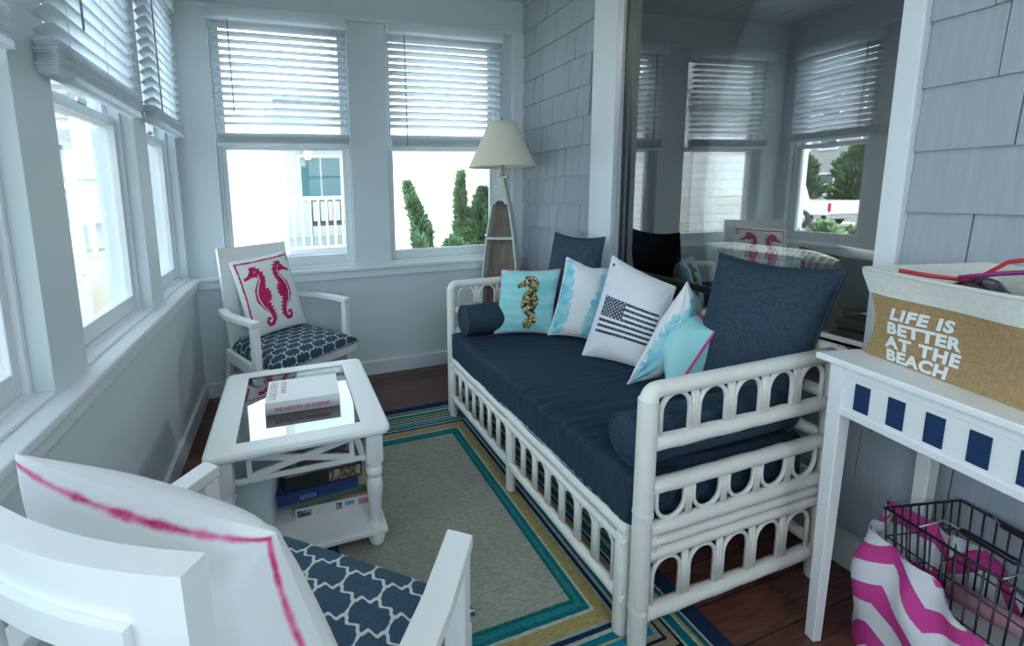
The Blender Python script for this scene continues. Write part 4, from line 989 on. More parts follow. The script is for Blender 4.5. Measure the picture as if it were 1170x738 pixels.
lettering('printed_lettering', [('LIFE IS', .039, .056, .110, .0019, .18, 1.12), ('BETTER', .039, .052, .074, .0019, .0, 1.08), ('AT THE', .039, .052, .038, .0019, .0, 1.14), ('BEACH', .039, .053, .004, .0019, .0, 1.08)], on_bin, mat('white_lettering', (.80, .82, .82), .6), bin_)
# zip bags inside
REDZ = mat('red_zip', (.55, .02, .04), .35); PURP = mat('purple_zip', (.25, .02, .16), .35)
for lab, col_, zp, (x0, y0, x1, y1), mid in (('clear zip bag with red zip in the storage bin', REDZ, [(.00, -.06, .232), (.03, -.10, .226), (.07, -.135, .222), (.10, -.145, .236), (.16, -.135, .262), (.21, -.15, .272), (.22, -.18, .270)], (.02, -.16, .25, -.05), .16), ('clear zip bag with purple zip in the storage bin', PURP, [(.055, -.135, .228), (.10, -.17, .243), (.12, -.22, .256), (.125, -.28, .262), (.13, -.33, .258)], (.03, -.44, .25, -.17), .17)):
    cx_, cy_ = (x0 + x1) / 2, (y0 + y1) / 2
    o_ = loc2w(BN, (cx_, cy_, .0065)); zb = thing('zip_bag', lab, 'plastic bag', o_, BN[1]); bm = B(); t = bmesh.new(); bmesh.ops.create_icosphere(t, subdivisions=4, radius=1)
    for v in t.verts:
        n_ = noise.noise(v.co * 2.3 + Vector((cy_ * 9, 0, 0))); v.co = Vector((v.co.x * (x1 - x0) / 2 * .9, v.co.y * (y1 - y0) / 2 * .95, .105 + v.co.z * .102 + .018 * n_ * (v.co.z > 0))); 
    for f_ in t.faces: f_.smooth = True
    join(bm, t); obj('bag_film', bm, PLASTICBAG, zb)
    bm = B(); tube(bm, [Vector((p[0] - cx_, p[1] - cy_, p[2] - .0065)) for p in zp], .0030, 8, flat=1.7); obj('zip_strip', bm, col_, zb)
    bm = B(); t = bmesh.new(); bmesh.ops.create_icosphere(t, subdivisions=3, radius=1)
    for v in t.verts: n_ = noise.noise(v.co * 1.7); v.co = Vector((v.co.x * (x1 - x0) * .36, v.co.y * (y1 - y0) * .38, .085 + v.co.z * .08 + .02 * n_))
    join(bm, t); obj('bag_contents', bm, mat('shells_and_sweets', (.35, .30, .30), .6, noise_amt=.6, noise_scale=35), zb)

# ------------------------------------------------------------------ CHEVRON CLOTH BIN + WIRE BASKET
cbn = thing('cloth_bin', 'slouching pink and white chevron cloth bin on the floor under the console table', 'cloth bin', (1.585, .485, 0))
def m_chev():
    s = NT('pink_chevron_cloth'); u_ = s.n('ShaderNodeUVMap'); q = s.n('ShaderNodeSeparateXYZ'); lnk(s.t, u_.outputs[0], q.inputs[0]); x, y = q.outputs[0], q.outputs[1]
    tri = s.m('ABSOLUTE', s.m('SUBTRACT', s.m('FRACT', s.m('ADD', s.m('MULTIPLY', x, 6.0), s.m('MULTIPLY', s.noise(4, 2), .5))), .5)); f = s.m('FRACT', s.m('ADD', s.m('MULTIPLY', y, 2.6), s.m('MULTIPLY', tri, 1.5)))
    a = s.step(s.m('ABSOLUTE', s.m('SUBTRACT', f, .5)), .23, .25); s.col(s.mix(a, (.70, .07, .34), (.82, .82, .84))); return s.fin(.8, .2)
def cl_shell(off):
    nA, nZ = 120, 36; out = np.zeros((nZ, nA + 1, 3)); uv = np.zeros((nZ, nA + 1, 2))
    for i in range(nZ):
        t = i / (nZ - 1)
        for j in range(nA + 1):
            a = 2 * math.pi * j / nA; ca, sa = math.cos(a), math.sin(a)
            rx = .148; ry = .207; p_ = 3.2; rr = 1 / ((abs(ca) / rx) ** p_ + (abs(sa) / ry) ** p_) ** (1 / p_)
            near = .5 - .5 * (sa * .85 + ca * -.2)      # 1 on the side towards the camera end
            top = .385 - .235 * max(0, near) ** 1.1 + .014 * math.sin(5 * a)
            fold = noise.noise(Vector((ca * 2.2, sa * 2.2, t * 2.5))) * .028 * (.3 + t * .8) + .010 * math.sin(11 * a + 4 * t) * t
            bul = 1 + .06 * math.sin(math.pi * t) - .05 * t
            r_ = min(rr * bul + fold, .165 / max(.2, ca) if ca > 0 else 9) - off
            yy_ = r_ * sa if r_ * ca < .035 else min(r_ * sa, .115 - off)
            out[i, j] = (r_ * ca, yy_, top * t ** .95 + .010 * noise.noise(Vector((ca * 3, sa * 3, t * 5))) * t + .001); uv[i, j] = (j / nA, t * 1.0)
    out[:, -1] = out[:, 0]
    return out, uv
o1, u1 = cl_shell(0); o2, u2 = cl_shell(.006)
grid_mesh('cloth_body', [o1, o2], [u1, u2], m_chev(), cbn)
bm = B(); lathe(bm, [(.12, .0), (.12, .004)], 24); obj('bin_base', bm, CANVAS, cbn)
bk_ = thing('wire_basket', 'black wire shopping basket with folding handles resting in the chevron cloth bin', 'wire basket', (1.583, .478, .095), R(-12))
WX, WY = .115, .145
def wp(x, y, z): t = z / .33; k = .84 + .16 * t; return Vector((x * k, y * k, z))
bm = B()
for z, r_ in ((.33, .0042), (.25, .0026), (.16, .0026), (.08, .0026), (.0, .003)): tube(bm, [wp(sx * WX, sy * WY, z) for sx, sy in ((1, 1), (-1, 1), (-1, -1), (1, -1))], r_, 6, closed=True)
for i in range(10):
    x = -WX + 2 * WX * i / 9
    tube(bm, [wp(x, WY, .33), wp(x, WY, 0), wp(x, -WY, 0), wp(x, -WY, .33)], .0021, 5)
for i in range(13):
    y = -WY + 2 * WY * i / 12; tube(bm, [wp(WX, y, .33), wp(WX, y, 0), wp(-WX, y, 0), wp(-WX, y, .33)], .0021, 5)
obj('wire_body', bm, BLACKM, bk_)
for sx, hz, ln in ((-.04, .335, 1), (.10, .338, -1)):
    bm = B(); y = .0
    pts = [wp(-WX if sx < 0 else WX, -.075, .33), (sx, -.075, hz + .008), (sx + .012 * ln, -.055, hz), (sx + .012 * ln, .055, hz), (sx, .075, hz + .008), wp(-WX if sx < 0 else WX, .075, .33)]
    tube(bm, pts, .002, 6); h = obj('handle', bm, METAL, bk_)
    bm = B(); tube(bm, [(sx + .012 * ln, -.05, hz), (sx + .012 * ln, -.045, hz), (sx + .012 * ln, .045, hz), (sx + .012 * ln, .05, hz)], [.006, .0085, .0085, .006], 12); obj('handle_grip', bm, BLACKM, h)
pr = thing('paper_roll', 'rolled pink paper lying inside the black wire basket', 'paper roll', (1.60, .435, .24), R(-10)); bm = B(); tube(bm, [(.02, -.125, 0), (0, .0, .004), (-.02, .11, 0)], .024, 18); obj('roll', bm, mat('pink_paper', (.62, .30, .36), .6), pr)
bx_ = thing('folded_cloth', 'white and pink folded cloth in the black wire basket under the paper roll', 'cloth', (1.59, .455, .10)); bm = B(); box(bm, (-.09, -.12, 0), (.09, .12, .05), .018, seg=3); obj('cloth_fold', bm, mat('pink_white_cloth', (.66, .50, .55), .8, noise_amt=.25, noise_scale=8), bx_); bm = B(); box(bm, (-.075, -.10, .051), (.085, .11, .09), .015, seg=3); obj('upper_fold', bm, mat('white_cloth', (.75, .75, .77), .8), bx_)
# ------------------------------------------------------------------ ROOM BEHIND THE BIG WINDOW
def s_stripe():
    s = NT('blue_white_striped_fabric'); x, y, z = s.xyz(); f = s.m('FRACT', s.m('MULTIPLY', y, 42.0)); a = s.step(s.m('ABSOLUTE', s.m('SUBTRACT', f, .5)), .30, .36); g = s.m('FRACT', s.m('MULTIPLY', z, 42.0)); b_ = s.step(s.m('ABSOLUTE', s.m('SUBTRACT', g, .5)), .40, .44)
    s.col(s.mix(s.m('MAXIMUM', a, b_), (.30, .38, .44), (.68, .72, .74))); return s.fin(.85, .15)
STR = s_stripe()
ac = thing('upholstered_armchair', 'blue and white striped armchair with rolled back behind the big window glass', 'armchair', (2.36, 1.56, 0))
bm = B(); prof = [(-.10, .25), (-.125, .70), (-.13, .90), (-.115, .965), (-.075, .995), (-.02, .99), (.02, .96), (.035, .90), (.06, .62), (.08, .25)]
t = bmesh.new(); N_ = 18; rows = []
for i in range(N_ + 1):
    y = -.31 + .62 * i / N_; k = abs(2 * i / N_ - 1); dz = -.035 * max(0, (k - .55) / .45) ** 2; sx = 1 - .35 * max(0, (k - .8) / .2) ** 2; rows.append([t.verts.new((p[0] * sx, y, p[1] + (dz if p[1] > .6 else 0))) for p in prof])
for a, b_ in zip(rows[:-1], rows[1:]):
    for j in range(len(prof)): f_ = t.faces.new((a[j], a[(j + 1) % len(prof)], b_[(j + 1) % len(prof)], b_[j])); f_.smooth = True
t.faces.new(rows[0][::-1]); t.faces.new(rows[-1]); join(bm, t); obj('backrest', bm, STR, ac, smooth='auto')
bm = B(); box(bm, (-.08, -.30, .10), (.62, .30, .30), .02); obj('seat_base', bm, STR, ac); bm = B(); box(bm, (.06, -.24, .30), (.62, .24, .45), .05, seg=4); obj('seat', bm, STR, ac, smooth='auto')
for s_ in (-1, 1): bm = B(); box(bm, (-.05, s_ * .32 - .07, .12), (.60, s_ * .32 + .07, .62), .05, seg=4); obj('armrest', bm, STR, ac, smooth='auto')
for x, y in ((-.03, -.26), (-.03, .26), (.56, -.26), (.56, .26)): bm = B(); box(bm, (x - .02, y - .02, 0), (x + .02, y + .02, .11), .003); obj('leg', bm, MATS['dark_gap'], ac)
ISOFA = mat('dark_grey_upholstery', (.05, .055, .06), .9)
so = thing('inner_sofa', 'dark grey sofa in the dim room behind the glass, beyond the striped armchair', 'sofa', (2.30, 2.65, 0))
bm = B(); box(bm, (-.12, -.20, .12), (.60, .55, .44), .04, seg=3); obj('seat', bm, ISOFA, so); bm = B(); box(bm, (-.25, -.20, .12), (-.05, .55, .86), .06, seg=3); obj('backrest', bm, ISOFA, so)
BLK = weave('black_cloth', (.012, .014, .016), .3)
def m_fish():
    s = NT('black_pillow_fish'); d = s.attr('d0'); a = s.step(d, -.02, .02); n = s.step(s.noise(30, 3), .3, .7); s.col(s.mix(a, s.mix(n, (.25, .30, .30), (.55, .58, .56)), (.010, .012, .015))); return s.fin(.9, .1)
def fish(U, V):
    c, s = math.cos(-.9), math.sin(-.9); X = U * c - (V - .40) * s; Y = U * s + (V - .40) * c
    return {'d0': np.minimum(sd_chain(X, Y, [(-.45, 0, .05), (-.2, 0, .2), (.1, 0, .2), (.4, 0, .04)]), sd_poly(X, Y, [(.35, 0), (.6, .2), (.6, -.2)]))}
pillow('throw_pillow', (2.06, 2.30, 1.035), (2.14, 1.90, 1.03), (2.24, 1.93, .62), (2.20, 2.28, .62), .13, m_fish(), 'black pillow with a pale fish motif seen through the big window', fn=fish, n=80, seed=41, pinch=.08) if False else None
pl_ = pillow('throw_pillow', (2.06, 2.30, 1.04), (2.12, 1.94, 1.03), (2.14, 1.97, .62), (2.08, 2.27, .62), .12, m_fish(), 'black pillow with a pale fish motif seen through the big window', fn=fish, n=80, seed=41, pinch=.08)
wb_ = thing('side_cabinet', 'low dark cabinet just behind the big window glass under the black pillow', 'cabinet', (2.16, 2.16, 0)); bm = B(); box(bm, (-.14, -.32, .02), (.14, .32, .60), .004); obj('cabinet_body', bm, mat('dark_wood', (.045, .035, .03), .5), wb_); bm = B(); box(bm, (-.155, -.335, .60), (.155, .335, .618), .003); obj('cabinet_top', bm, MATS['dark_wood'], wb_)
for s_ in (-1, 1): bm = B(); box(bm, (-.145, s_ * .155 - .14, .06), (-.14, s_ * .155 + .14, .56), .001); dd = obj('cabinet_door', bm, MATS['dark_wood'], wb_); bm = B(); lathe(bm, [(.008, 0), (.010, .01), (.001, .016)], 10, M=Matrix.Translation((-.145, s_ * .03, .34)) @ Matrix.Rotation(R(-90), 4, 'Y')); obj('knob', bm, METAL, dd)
sn = thing('snow_globe', 'small round red and blue painted ball ornament on the sill behind the glass', 'ornament', (2.03, 2.42, .618))
bm = B(); lathe(bm, [(.03, 0), (.036, .01), (.034, .15), (.025, .17), (.02, .19)], 20); obj('base', bm, MATS['dark_wood'], sn)
s_ = NT('ball_paint'); v_ = s_.step(s_.noise(22, 3), .45, .5); v2 = s_.step(s_.noise(14, 2), .5, .55); s_.col(s_.mix(v2, s_.mix(v_, (.10, .25, .5), (.5, .5, .5)), (.55, .06, .08))); BP = s_.fin(.3)
bm = B(); lathe(bm, [(.001, .19)] + [(.055 * math.sin(math.pi * i / 14), .24 - .055 * math.cos(math.pi * i / 14)) for i in range(1, 14)] + [(.001, .295)], 24); obj('ball', bm, BP, sn, smooth=True)
cp = thing('chest', 'dark chest behind the near end of the big window', 'chest', (2.22, .98, 0)); bm = B(); box(bm, (-.2, -.26, 0.0), (.25, .18, .66), .006); obj('chest_body', bm, MATS['dark_wood'], cp); bm = B(); box(bm, (-.21, -.27, .66), (.26, .19, .685), .004); obj('chest_lid', bm, MATS['dark_wood'], cp)
gbx = thing('folded_blanket', 'grey folded blanket lying on the chest behind the big window', 'blanket', (2.16, .98, .685)); bm = B(); box(bm, (-.12, -.15, 0), (.13, .13, .045), .018, seg=3); obj('lower_fold', bm, mat('grey_blanket', (.20, .21, .21), .9), gbx); bm = B(); box(bm, (-.11, -.14, .047), (.12, .12, .09), .018, seg=3); obj('upper_fold', bm, MATS['grey_blanket'], gbx)
pillow('throw_pillow', (2.16, 1.17, 1.05), (2.20, .90, 1.03), (2.20, .90, .78), (2.16, 1.15, .78), .10, mat('pale_grey_cloth', (.42, .46, .48), .85, noise_amt=.2, noise_scale=14), 'pale grey pillow behind the glass beside the striped armchair, on the blanket', n=40, seed=44, pinch=.06)

for lab_, px_, py_ in (('added white dome above the unseen porch fill light behind the viewer', .5, -.75), ('added white dome above the fill light in the room behind the big window', 2.9, 1.5)):  # made-up dome fittings above the two added fill lights
    cl_ = thing('fill_light_dome', lab_, 'added fill light dome', (px_, py_, 2.66)); bm = B(); lathe(bm, [(.10, -.03), (.12, -.028), (.12, 0)], 28); obj('dome_base', bm, WHITE, cl_, smooth='auto'); bm = B(); lathe(bm, [(.02, -.095), (.10, -.088), (.17, -.06), (.19, -.034), (.18, -.03), (.10, -.030)], 32); obj('glass_dome', bm, mat('opal_glass', (.85, .85, .82), .3), cl_, smooth='auto')
# ------------------------------------------------------------------ OUTSIDE
GZ = -.55
def ground_mat():
    s = NT('sandy_ground'); n = s.noise(.5, 5); m_ = s.noise(9, 5); f = s.step(s.m('ADD', s.m('MULTIPLY', n, .6), s.m('MULTIPLY', m_, .4)), .3, .7); s.col(s.mix(f, (.24, .23, .19), (.34, .33, .28))); return s.fin(.95, .1)
b = B(); box(b, (-90, -60, GZ - .2), (60, 90, GZ)); g_ = struct('ground', b, ground_mat())
b = B(); box(b, (-19.0, -60, GZ), (-9.5, 70, GZ + .012)); struct('road', b, mat('grey_asphalt', (.30, .31, .31), .9, noise_amt=.1, noise_scale=6))
b = B(); box(b, (-9.3, -60, GZ), (-8.0, 70, GZ + .05), .01); box(b, (-20.5, -60, GZ), (-19.0, 70, GZ + .05), .01); struct('sidewalk', b, mat('pale_concrete', (.55, .54, .50), .9, noise_amt=.06, noise_scale=8))
b = B(); box(b, (-.78, -2.02, GZ), (5.1, 3.1, -.065)); struct('foundation', b, mat('foundation_block', (.4, .4, .4), .8))

def siding_mat(name, col, pitch=.15, dark=.5):
    s = NT(name); x, y, z = s.xyz(); f = s.m('FRACT', s.m('DIVIDE', z, pitch)); g = s.step(f, .0, .10); s.col(s.mix(g, tuple(c * dark for c in col), col)); s.bump(f, .6, .01); return s.fin(.6, .3)
SIDW = siding_mat('white_clapboard', (.80, .82, .82), .15, .28)
def building(name, label, loc, w, d, h, wallm, roofm, roof='gable', rh=1.2, wins=(), trim=TRIM, axis='x', over=.3):
    r_ = thing(name, label, 'building', loc); bm = B(); box(bm, (-w / 2, -d / 2, 0), (w / 2, d / 2, h)); obj('wall', bm, wallm, r_)
    bm = B()
    if roof == 'gable':
        t = bmesh.new(); hw, hd = w / 2 + over, d / 2 + over
        if axis == 'x': P = [(-hw, -hd, h), (-hw, hd, h), (-hw, 0, h + rh)]; Q = [(hw, p[1], p[2]) for p in P]
        else: P = [(-hw, -hd, h), (hw, -hd, h), (0, -hd, h + rh)]; Q = [(p[0], hd, p[2]) for p in P]
        A = [t.verts.new(p) for p in P]; B_ = [t.verts.new(p) for p in Q]; t.faces.new(A); t.faces.new(B_[::-1])
        for i in range(3): t.faces.new((A[i], B_[i], B_[(i + 1) % 3], A[(i + 1) % 3]))
        join(bm, t); box(bm, (-hw, -hd, h - .12), (hw, hd, h + .002))
    else: box(bm, (-w / 2 - over, -d / 2 - over, h), (w / 2 + over, d / 2 + over, h + .2))
    obj('roof', bm, roofm, r_)
    DG = mat('dark_house_glass', (.10, .15, .17), .1)
    for face, u, z, ww, hh in wins:
        bm = B(); gl = B(); e = .05
        def put(bm_, u0, u1, z0, z1, o0, o1):
            if face == '-y': box(bm_, (u0, -d / 2 - o1, z0), (u1, -d / 2 - o0, z1))
            if face == '+x': box(bm_, (w / 2 + o0, u0, z0), (w / 2 + o1, u1, z1))
            if face == '-x': box(bm_, (-w / 2 - o1, u0, z0), (-w / 2 - o0, u1, z1))
        put(bm, u - ww / 2 - .09, u - ww / 2, z - .09, z + hh + .09, 0, e); put(bm, u + ww / 2, u + ww / 2 + .09, z - .09, z + hh + .09, 0, e); put(bm, u - ww / 2, u + ww / 2, z - .09, z, 0, e); put(bm, u - ww / 2, u + ww / 2, z + hh, z + hh + .09, 0, e); put(bm, u - ww / 2, u + ww / 2, z + hh / 2 - .03, z + hh / 2 + .03, 0, e * .8)
        f_ = obj('window', bm, mat('bright_white_paint', (.82, .84, .84), .5), r_); put(gl, u - ww / 2, u + ww / 2, z, z + hh, .002, .02); obj('pane', gl, DG, f_)
    return r_
ROOFG = mat('grey_roof_shingle', (.25, .26, .27), .9, noise_amt=.2, noise_scale=6)
BWP = mat('bright_white_paint', (.82, .84, .84), .5)
building('clapboard_house', 'white clapboard house wall close outside the far right window behind the shrubs', (3.6, 5.65, GZ), 5.1, 1.7, 5.2, SIDW, ROOFG, wins=())
building('neighbour_house', 'white clapboard neighbour house with grey roof reflected in the big window', (-4.2, 6.9, GZ), 2.6, 1.4, 3.3, SIDW, ROOFG, rh=.9, wins=(('-y', -.5, 1.5, .6, 1.1), ('+x', .0, 1.5, .6, 1.1)), axis='x')
# porch house seen through the left far window
ph = thing('porch_house', 'pale house with white porch railing seen through the far left window', 'building', (.35, 9.2, GZ))
bm = B(); box(bm, (-1.35, 1.0, 0), (2.6, 4.0, 3.2)); obj('wall', bm, siding_mat('cream_clapboard', (.66, .68, .62), .14, .8), ph)
bm = B(); box(bm, (-.42, -2.0, 0), (2.4, 1.0, .90)); obj('porch_deck', bm, mat('grey_deck_paint', (.36, .38, .40), .7), ph)
bm = B(); box(bm, (-.62, -2.25, 3.02), (2.6, 1.0, 3.16)); box(bm, (-.5, -2.1, 2.80), (2.5, -1.98, 3.02)); obj('porch_beam', bm, BWP, ph)
bm = B(); t = bmesh.new(); A = [t.verts.new(p) for p in ((-.7, -2.4, 3.16), (2.7, -2.4, 3.16), (2.7, 1.2, 4.1), (-.7, 1.2, 4.1))]; D_ = [t.verts.new((v.co.x, v.co.y, v.co.z + .08)) for v in A]
t.faces.new(A); t.faces.new(D_[::-1]); [t.faces.new((A[i], D_[i], D_[(i + 1) % 4], A[(i + 1) % 4])) for i in range(4)]; join(bm, t); obj('porch_roof', bm, ROOFG, ph)
bm = B(); box(bm, (-.45, -2.05, .90), (-.33, -1.93, 2.82), .01); obj('porch_post', bm, BWP, ph)
bm = B(); box(bm, (1.25, -2.05, .90), (1.37, -1.93, 2.82), .01); obj('porch_post', bm, BWP, ph)
rl = B(); box(rl, (-.33, -2.02, 1.77), (1.25, -1.95, 1.83), .005); box(rl, (-.33, -2.01, .98), (1.25, -1.96, 1.02), .004); rl = obj('porch_railing', rl, BWP, ph)
for i in range(12): bm = B(); x = -.24 + i * .13; box(bm, (x - .018, -2.0, 1.02), (x + .018, -1.965, 1.77), .003); obj('baluster', bm, BWP, rl)
bm = B(); box(bm, (-.05, .95, 1.75), (.95, .99, 2.75), .005); wf = obj('window', bm, BWP, ph); bm = B(); box(bm, (.02, .93, 1.82), (.43, .955, 2.68)); box(bm, (.47, .93, 1.82), (.88, .955, 2.68)); obj('pane', bm, mat('teal_house_glass', (.08, .20, .22), .1), wf)
bm = B(); lathe(bm, [(.001, -.1), (.05, -.09), (.07, 0), (.05, .08), (.001, .1)], 16, (.12, -.2, 2.65)); 
tag(obj('porch_lamp', bm, mat('lit_bulb', (.9, .9, .85), .4), loc=(.35, 9.2, GZ)), 'small round white lamp hanging in the neighbour porch', 'lamp')
bpy.data.objects['porch_lamp'].data.materials[0].node_tree.nodes['Principled BSDF'].inputs['Emission Color'].default_value = (1, .95, .85, 1)
bpy.data.objects['porch_lamp'].data.materials[0].node_tree.nodes['Principled BSDF'].inputs['Emission Strength'].default_value = 6
bm = B(); tube(bm, [(.47, 9.0, GZ + 2.74), (.47, 9.0, GZ + 3.03)], .01, 6); o_ = obj('cord', bm, BWP, bpy.data.objects['porch_lamp']); o_.location = (-.35, -9.2, -GZ)
pw = thing('privacy_wall', 'plain bright white wall between the two neighbour houses outside the far left window', 'wall', (-.62, 6.6, GZ)); bm = B(); box(bm, (-.42, -.06, 0), (.42, .06, 4.4)); obj('wall_panel', bm, mat('white_stucco', (.82, .84, .84), .7), pw); bm = B(); box(bm, (.42, -.09, 0), (.53, .09, 4.4), .005); obj('corner_board', bm, mat('grey_green_board', (.50, .56, .55), .6), pw)
# porch items: dark planter bench
bn = thing('wooden_bench', 'small brown slatted bench on the neighbour porch behind the railing', 'bench', (.75, 8.1, GZ + .90)); bm = B()
for i in range(5): box(bm, (-.35, -.16 + i * .07, .40), (.35, -.11 + i * .07, .42))
obj('seat', bm, mat('brown_bench_wood', (.12, .07, .05), .7), bn); bm = B()
for i in range(5): box(bm, (-.33 + i * .14, .20, .45), (-.27 + i * .14, .22, .85))
box(bm, (-.35, .19, .83), (.35, .23, .88)); box(bm, (-.35, .19, .42), (.35, .23, .46)); obj('backrest', bm, MATS['brown_bench_wood'], bn)
for x in (-.33, .33):
    for y in (-.14, .18): bm = B(); box(bm, (x - .02, y - .02, 0), (x + .02, y + .02, .41)); obj('leg', bm, MATS['brown_bench_wood'], bn)

LEAF = mat('juniper_green', (.26, .38, .20), .7, noise_amt=.5, noise_scale=4); LEAF2 = mat('hedge_green', (.05, .11, .04), .8, noise_amt=.4, noise_scale=3); BARK = mat('bark', (.10, .07, .05), .9)
def shrub(name, label, cat, loc, h, rad, prof, n, seed, lean=(0, 0), leaf=.04, m_=LEAF, group=None, up=1.0):
    r_ = thing(name, label, cat, loc, 0, group); rr = random.Random(seed); V = []; F = []
    for i in range(n):
        t = rr.random() ** .9; a = rr.uniform(0, 2 * math.pi); w = rad * prof(t) * (.35 + .65 * rr.random() ** .5) * (1 + (.75 if leaf < .08 else .35) * math.sin(a * 3 + t * (23 if leaf < .08 else 14) + seed)); c = Vector((w * math.cos(a) + lean[0] * t * t, w * math.sin(a) + lean[1] * t * t, .06 + t * (h - .06)))
        for q in range(3):
            d = Vector((math.cos(a) * .5 + rr.uniform(-.4, .4), math.sin(a) * .5 + rr.uniform(-.4, .4), up * rr.uniform(.3, 1))).normalized(); s_ = d.cross(Vector((rr.uniform(-1, 1), rr.uniform(-1, 1), .2))).normalized() * leaf * .22; l = d * leaf * rr.uniform(.7, 1.4); k = len(V)
            V += [c - s_, c + s_, c + l * .6 + s_ * .8, c + l, c + l * .6 - s_ * .8]; F.append((k, k + 1, k + 2, k + 3, k + 4))
    me = bpy.data.meshes.new('foliage'); me.from_pydata([tuple(v) for v in V], [], F); me.materials.append(m_); o = bpy.data.objects.new('foliage', me); C.objects.link(o); o.parent = r_
    bm = B(); tube(bm, [(0, 0, 0), (lean[0] * .2, lean[1] * .2, h * .45), (lean[0] * .7, lean[1] * .7, h * .85)], [.035, .025, .008], 8); obj('trunk', bm, BARK, r_); return r_
cone = lambda t: (1 - t) ** .7 * min(1, .5 + t * 3)
shrub('juniper_shrub', 'leaning green juniper at the left of the far right window view', 'shrub', (1.34, 3.75, GZ), 1.92, .14, cone, 2600, 3, lean=(-.30, 0), leaf=.055, group='junipers outside the far window')
shrub('juniper_shrub', 'tall narrow green juniper in the middle of the far right window view', 'shrub', (1.62, 3.95, GZ), 2.02, .10, cone, 2600, 4, lean=(.03, 0), leaf=.055, group='junipers outside the far window')
shrub('juniper_shrub', 'bushy green juniper beside the lampshade in the far right window view', 'shrub', (1.80, 3.9, GZ), 1.86, .22, lambda t: (1 - t) ** .6, 2600, 5, lean=(.06, 0), leaf=.06, group='junipers outside the far window')
shrub('low_juniper', 'low spreading green juniper at the sill of the far right window view', 'shrub', (1.42, 3.60, GZ), 1.40, .20, lambda t: (1 - t) ** .35, 2200, 6, leaf=.06, m_=LEAF)
for i in range(5): shrub('hedge_shrub', 'rounded green shrub, %s along the reflected neighbour house' % ('first from the porch', 'second from the porch', 'third from the porch', 'fourth from the porch', 'farthest from the porch')[i], 'shrub', (-3.0 - i * .70, 5.55, GZ), 1.0 + .12 * (i % 2), .25, lambda t: math.sin(math.pi * min(1, t * .9 + .1)) ** .5, 700, 20 + i, leaf=.13, m_=LEAF, group='shrubs at the neighbour house')
# across the street
SGR = siding_mat('grey_street_siding', (.36, .35, .34), .22, .7)
building('street_house', 'tall grey sided house across the street reflected in the big window', (-31, 21.5, GZ), 7, 12, 8.6, SGR, ROOFG, rh=1.6, axis='y', wins=[('+x', u, z, .9, 1.2) for u in (-4.6, -3.1, -.9, .6, 2.2, 4.2) for z in (1.2, 4.0, 6.0)] + [('-y', u, z, .9, 1.2) for u in (-1.5, 1.5) for z in (1.2, 4.0)])
building('street_house', 'pale beach house across the street with low roof', (-31, 6.0, GZ), 7, 8, 4.6, siding_mat('pale_street_siding', (.62, .62, .58), .2, .8), ROOFG, rh=1.8, axis='y', wins=[('+x', u, 1.4, .9, 1.3) for u in (-2.5, 0, 2.5)])
building('beach_cottage', 'white beach cottage far beyond the middle left window', (-9.8, 29, GZ), 4.5, 5, 3.0, SIDW, ROOFG, rh=1.1, axis='x', wins=[('-y', -1.2, 1.1, .8, 1.1), ('-y', 1.2, 1.1, .8, 1.1)])
pv = thing('beach_pavilion', 'white open pavilion with posts seen through the middle left window', 'pavilion', (-6.7, 18.4, GZ)); bm = B(); box(bm, (-1.5, -1.2, 2.05), (1.3, 1.2, 2.22)); box(bm, (-1.4, -1.1, 1.9), (1.2, 1.1, 2.05)); obj('roof', bm, BWP, pv)
for x in (-1.35, -.5, .35, 1.15):
    for y in (-1.05, 1.05): bm = B(); box(bm, (x - .06, y - .06, 0), (x + .06, y + .06, 1.92)); obj('post', bm, BWP, pv)
bm = B(); box(bm, (-1.35, 1.0, .1), (1.15, 1.06, 1.0)); obj('back_panel', bm, mat('grey_panel', (.35, .42, .46), .7), pv)
# low brick wall and trees across the street
lw = thing('brick_wall', 'low brown brick wall across the street behind the sidewalk', 'wall', (-21.2, 18.5, GZ)); bm = B(); box(bm, (-.15, -4.5, 0), (.15, 3.5, .75)); s_ = NT('brown_brick'); br = s_.n('ShaderNodeTexBrick'); br.inputs['Scale'].default_value = 5; br.inputs['Color1'].default_value = (.22, .13, .09, 1); br.inputs['Color2'].default_value = (.30, .18, .12, 1); br.inputs['Mortar'].default_value = (.4, .38, .34, 1); t_ = s_.n('ShaderNodeTexCoord'); mp_ = s_.n('ShaderNodeMapping'); mp_.inputs['Rotation'].default_value = (R(90), 0, R(90)); lnk(s_.t, t_.outputs['Object'], mp_.inputs[0]); lnk(s_.t, mp_.outputs[0], br.inputs['Vector']); s_.col(br.outputs['Color']); obj('wall_body', bm, s_.fin(.9), lw); bm = B(); box(bm, (-.19, -4.54, .75), (.19, 3.54, .83)); obj('coping', bm, mat('coping_stone', (.5, .48, .44), .8), lw)
for i, (y, h, r_) in enumerate(((13.4, 3.4, .78), (16.1, 3.6, .80), (18.8, 3.3, .78), (21.5, 3.7, .80))): shrub('street_tree', 'bushy dull green tree behind the brick wall across the street, %s from the truck' % ('nearest', 'second', 'third', 'farthest')[i], 'tree', (-22.9, y, GZ), h, r_, lambda t: math.sin(math.pi * min(1, t * .92 + .08)) ** .6, 1600, 50 + i, leaf=.30, m_=LEAF2, group='trees across the street')
up_ = thing('utility_pole', 'tall wooden utility pole across the street', 'pole', (-20.0, 16.6, GZ)); bm = B(); tube(bm, [(0, 0, 0), (0, 0, 5), (0, 0, 9)], [.14, .12, .10], 12); obj('pole', bm, mat('weathered_pole', (.28, .22, .16), .9), up_); bm = B(); box(bm, (-.06, -1.1, 8.2), (.06, 1.1, 8.35)); obj('crossarm', bm, MATS['weathered_pole'], up_)
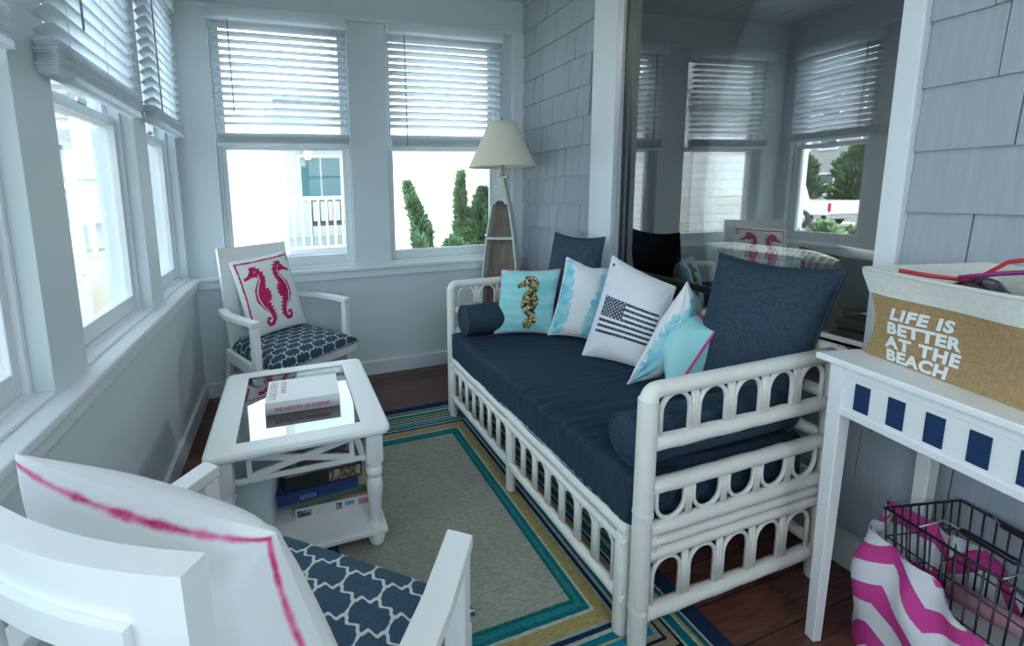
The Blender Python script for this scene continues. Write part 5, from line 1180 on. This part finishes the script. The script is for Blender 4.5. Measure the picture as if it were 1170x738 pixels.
# pickup truck
tk = thing('pickup_truck', 'white pickup truck parked on the street, reflected in the big window', 'truck', (-17.2, 15.6, GZ + .012), R(90)); TW = mat('white_car_paint', (.78, .80, .82), .25, coat=.5); TG = mat('car_glass', (.03, .05, .07), .05)
bm = B(); prism(bm, [(-2.7, .55), (2.6, .55), (2.7, .75), (2.65, 1.05), (1.5, 1.15), (.95, 1.75), (-.55, 1.78), (-.75, 1.15), (-2.7, 1.12)], -.92, .92, bev=.04); obj('truck_body', bm, TW, tk)
for y in (-.93, .93): bm = B(); prism(bm, [(1.25, 1.2), (.88, 1.66), (-.42, 1.68), (-.55, 1.2)], y - .008, y + .008); obj('side_window', bm, TG, tk)
bm = B(); t = bmesh.new(); A = [t.verts.new(p) for p in ((1.47, -.8, 1.20), (1.47, .8, 1.20), (1.0, .72, 1.72), (1.0, -.72, 1.72))]; t.faces.new(A); D_ = [t.verts.new((v.co.x - .06, v.co.y, v.co.z - .03)) for v in A]; t.faces.new(D_[::-1]); [t.faces.new((A[i], D_[i], D_[(i + 1) % 4], A[(i + 1) % 4])) for i in range(4)]; join(bm, t, Matrix.Translation((.03, 0, .02))); obj('windscreen', bm, TG, tk)
bm = B(); box(bm, (-2.74, -.8, .6), (-2.69, .8, 1.08), .01); tg_ = obj('tailgate', bm, TW, tk); bm = B(); box(bm, (-2.8, -.9, .42), (-2.68, .9, .56), .02); obj('bumper', bm, METAL, tk)
for y in (-.86, .86): bm = B(); box(bm, (-2.75, y - .05, .72), (-2.69, y + .05, 1.05), .01); obj('tail_light', bm, mat('red_lens', (.4, .01, .01), .3), tk)
for x in (-1.75, 1.75):
    for y in (-.85, .85): bm = B(); lathe(bm, [(.02, -.12), (.2, -.12), (.36, -.11), (.38, -.08), (.38, .08), (.36, .11), (.2, .12), (.02, .12)], 28, M=Matrix.Translation((x, y, .38)) @ Matrix.Rotation(R(90), 4, 'X')); w_ = obj('wheel', bm, mat('tyre_rubber', (.02, .02, .02), .8), tk); bm = B(); lathe(bm, [(.02, -.126), (.2, -.125), (.2, .125), (.02, .126)], 20, M=Matrix.Translation((x, y, .38)) @ Matrix.Rotation(R(90), 4, 'X')); obj('hub', bm, METAL, w_)
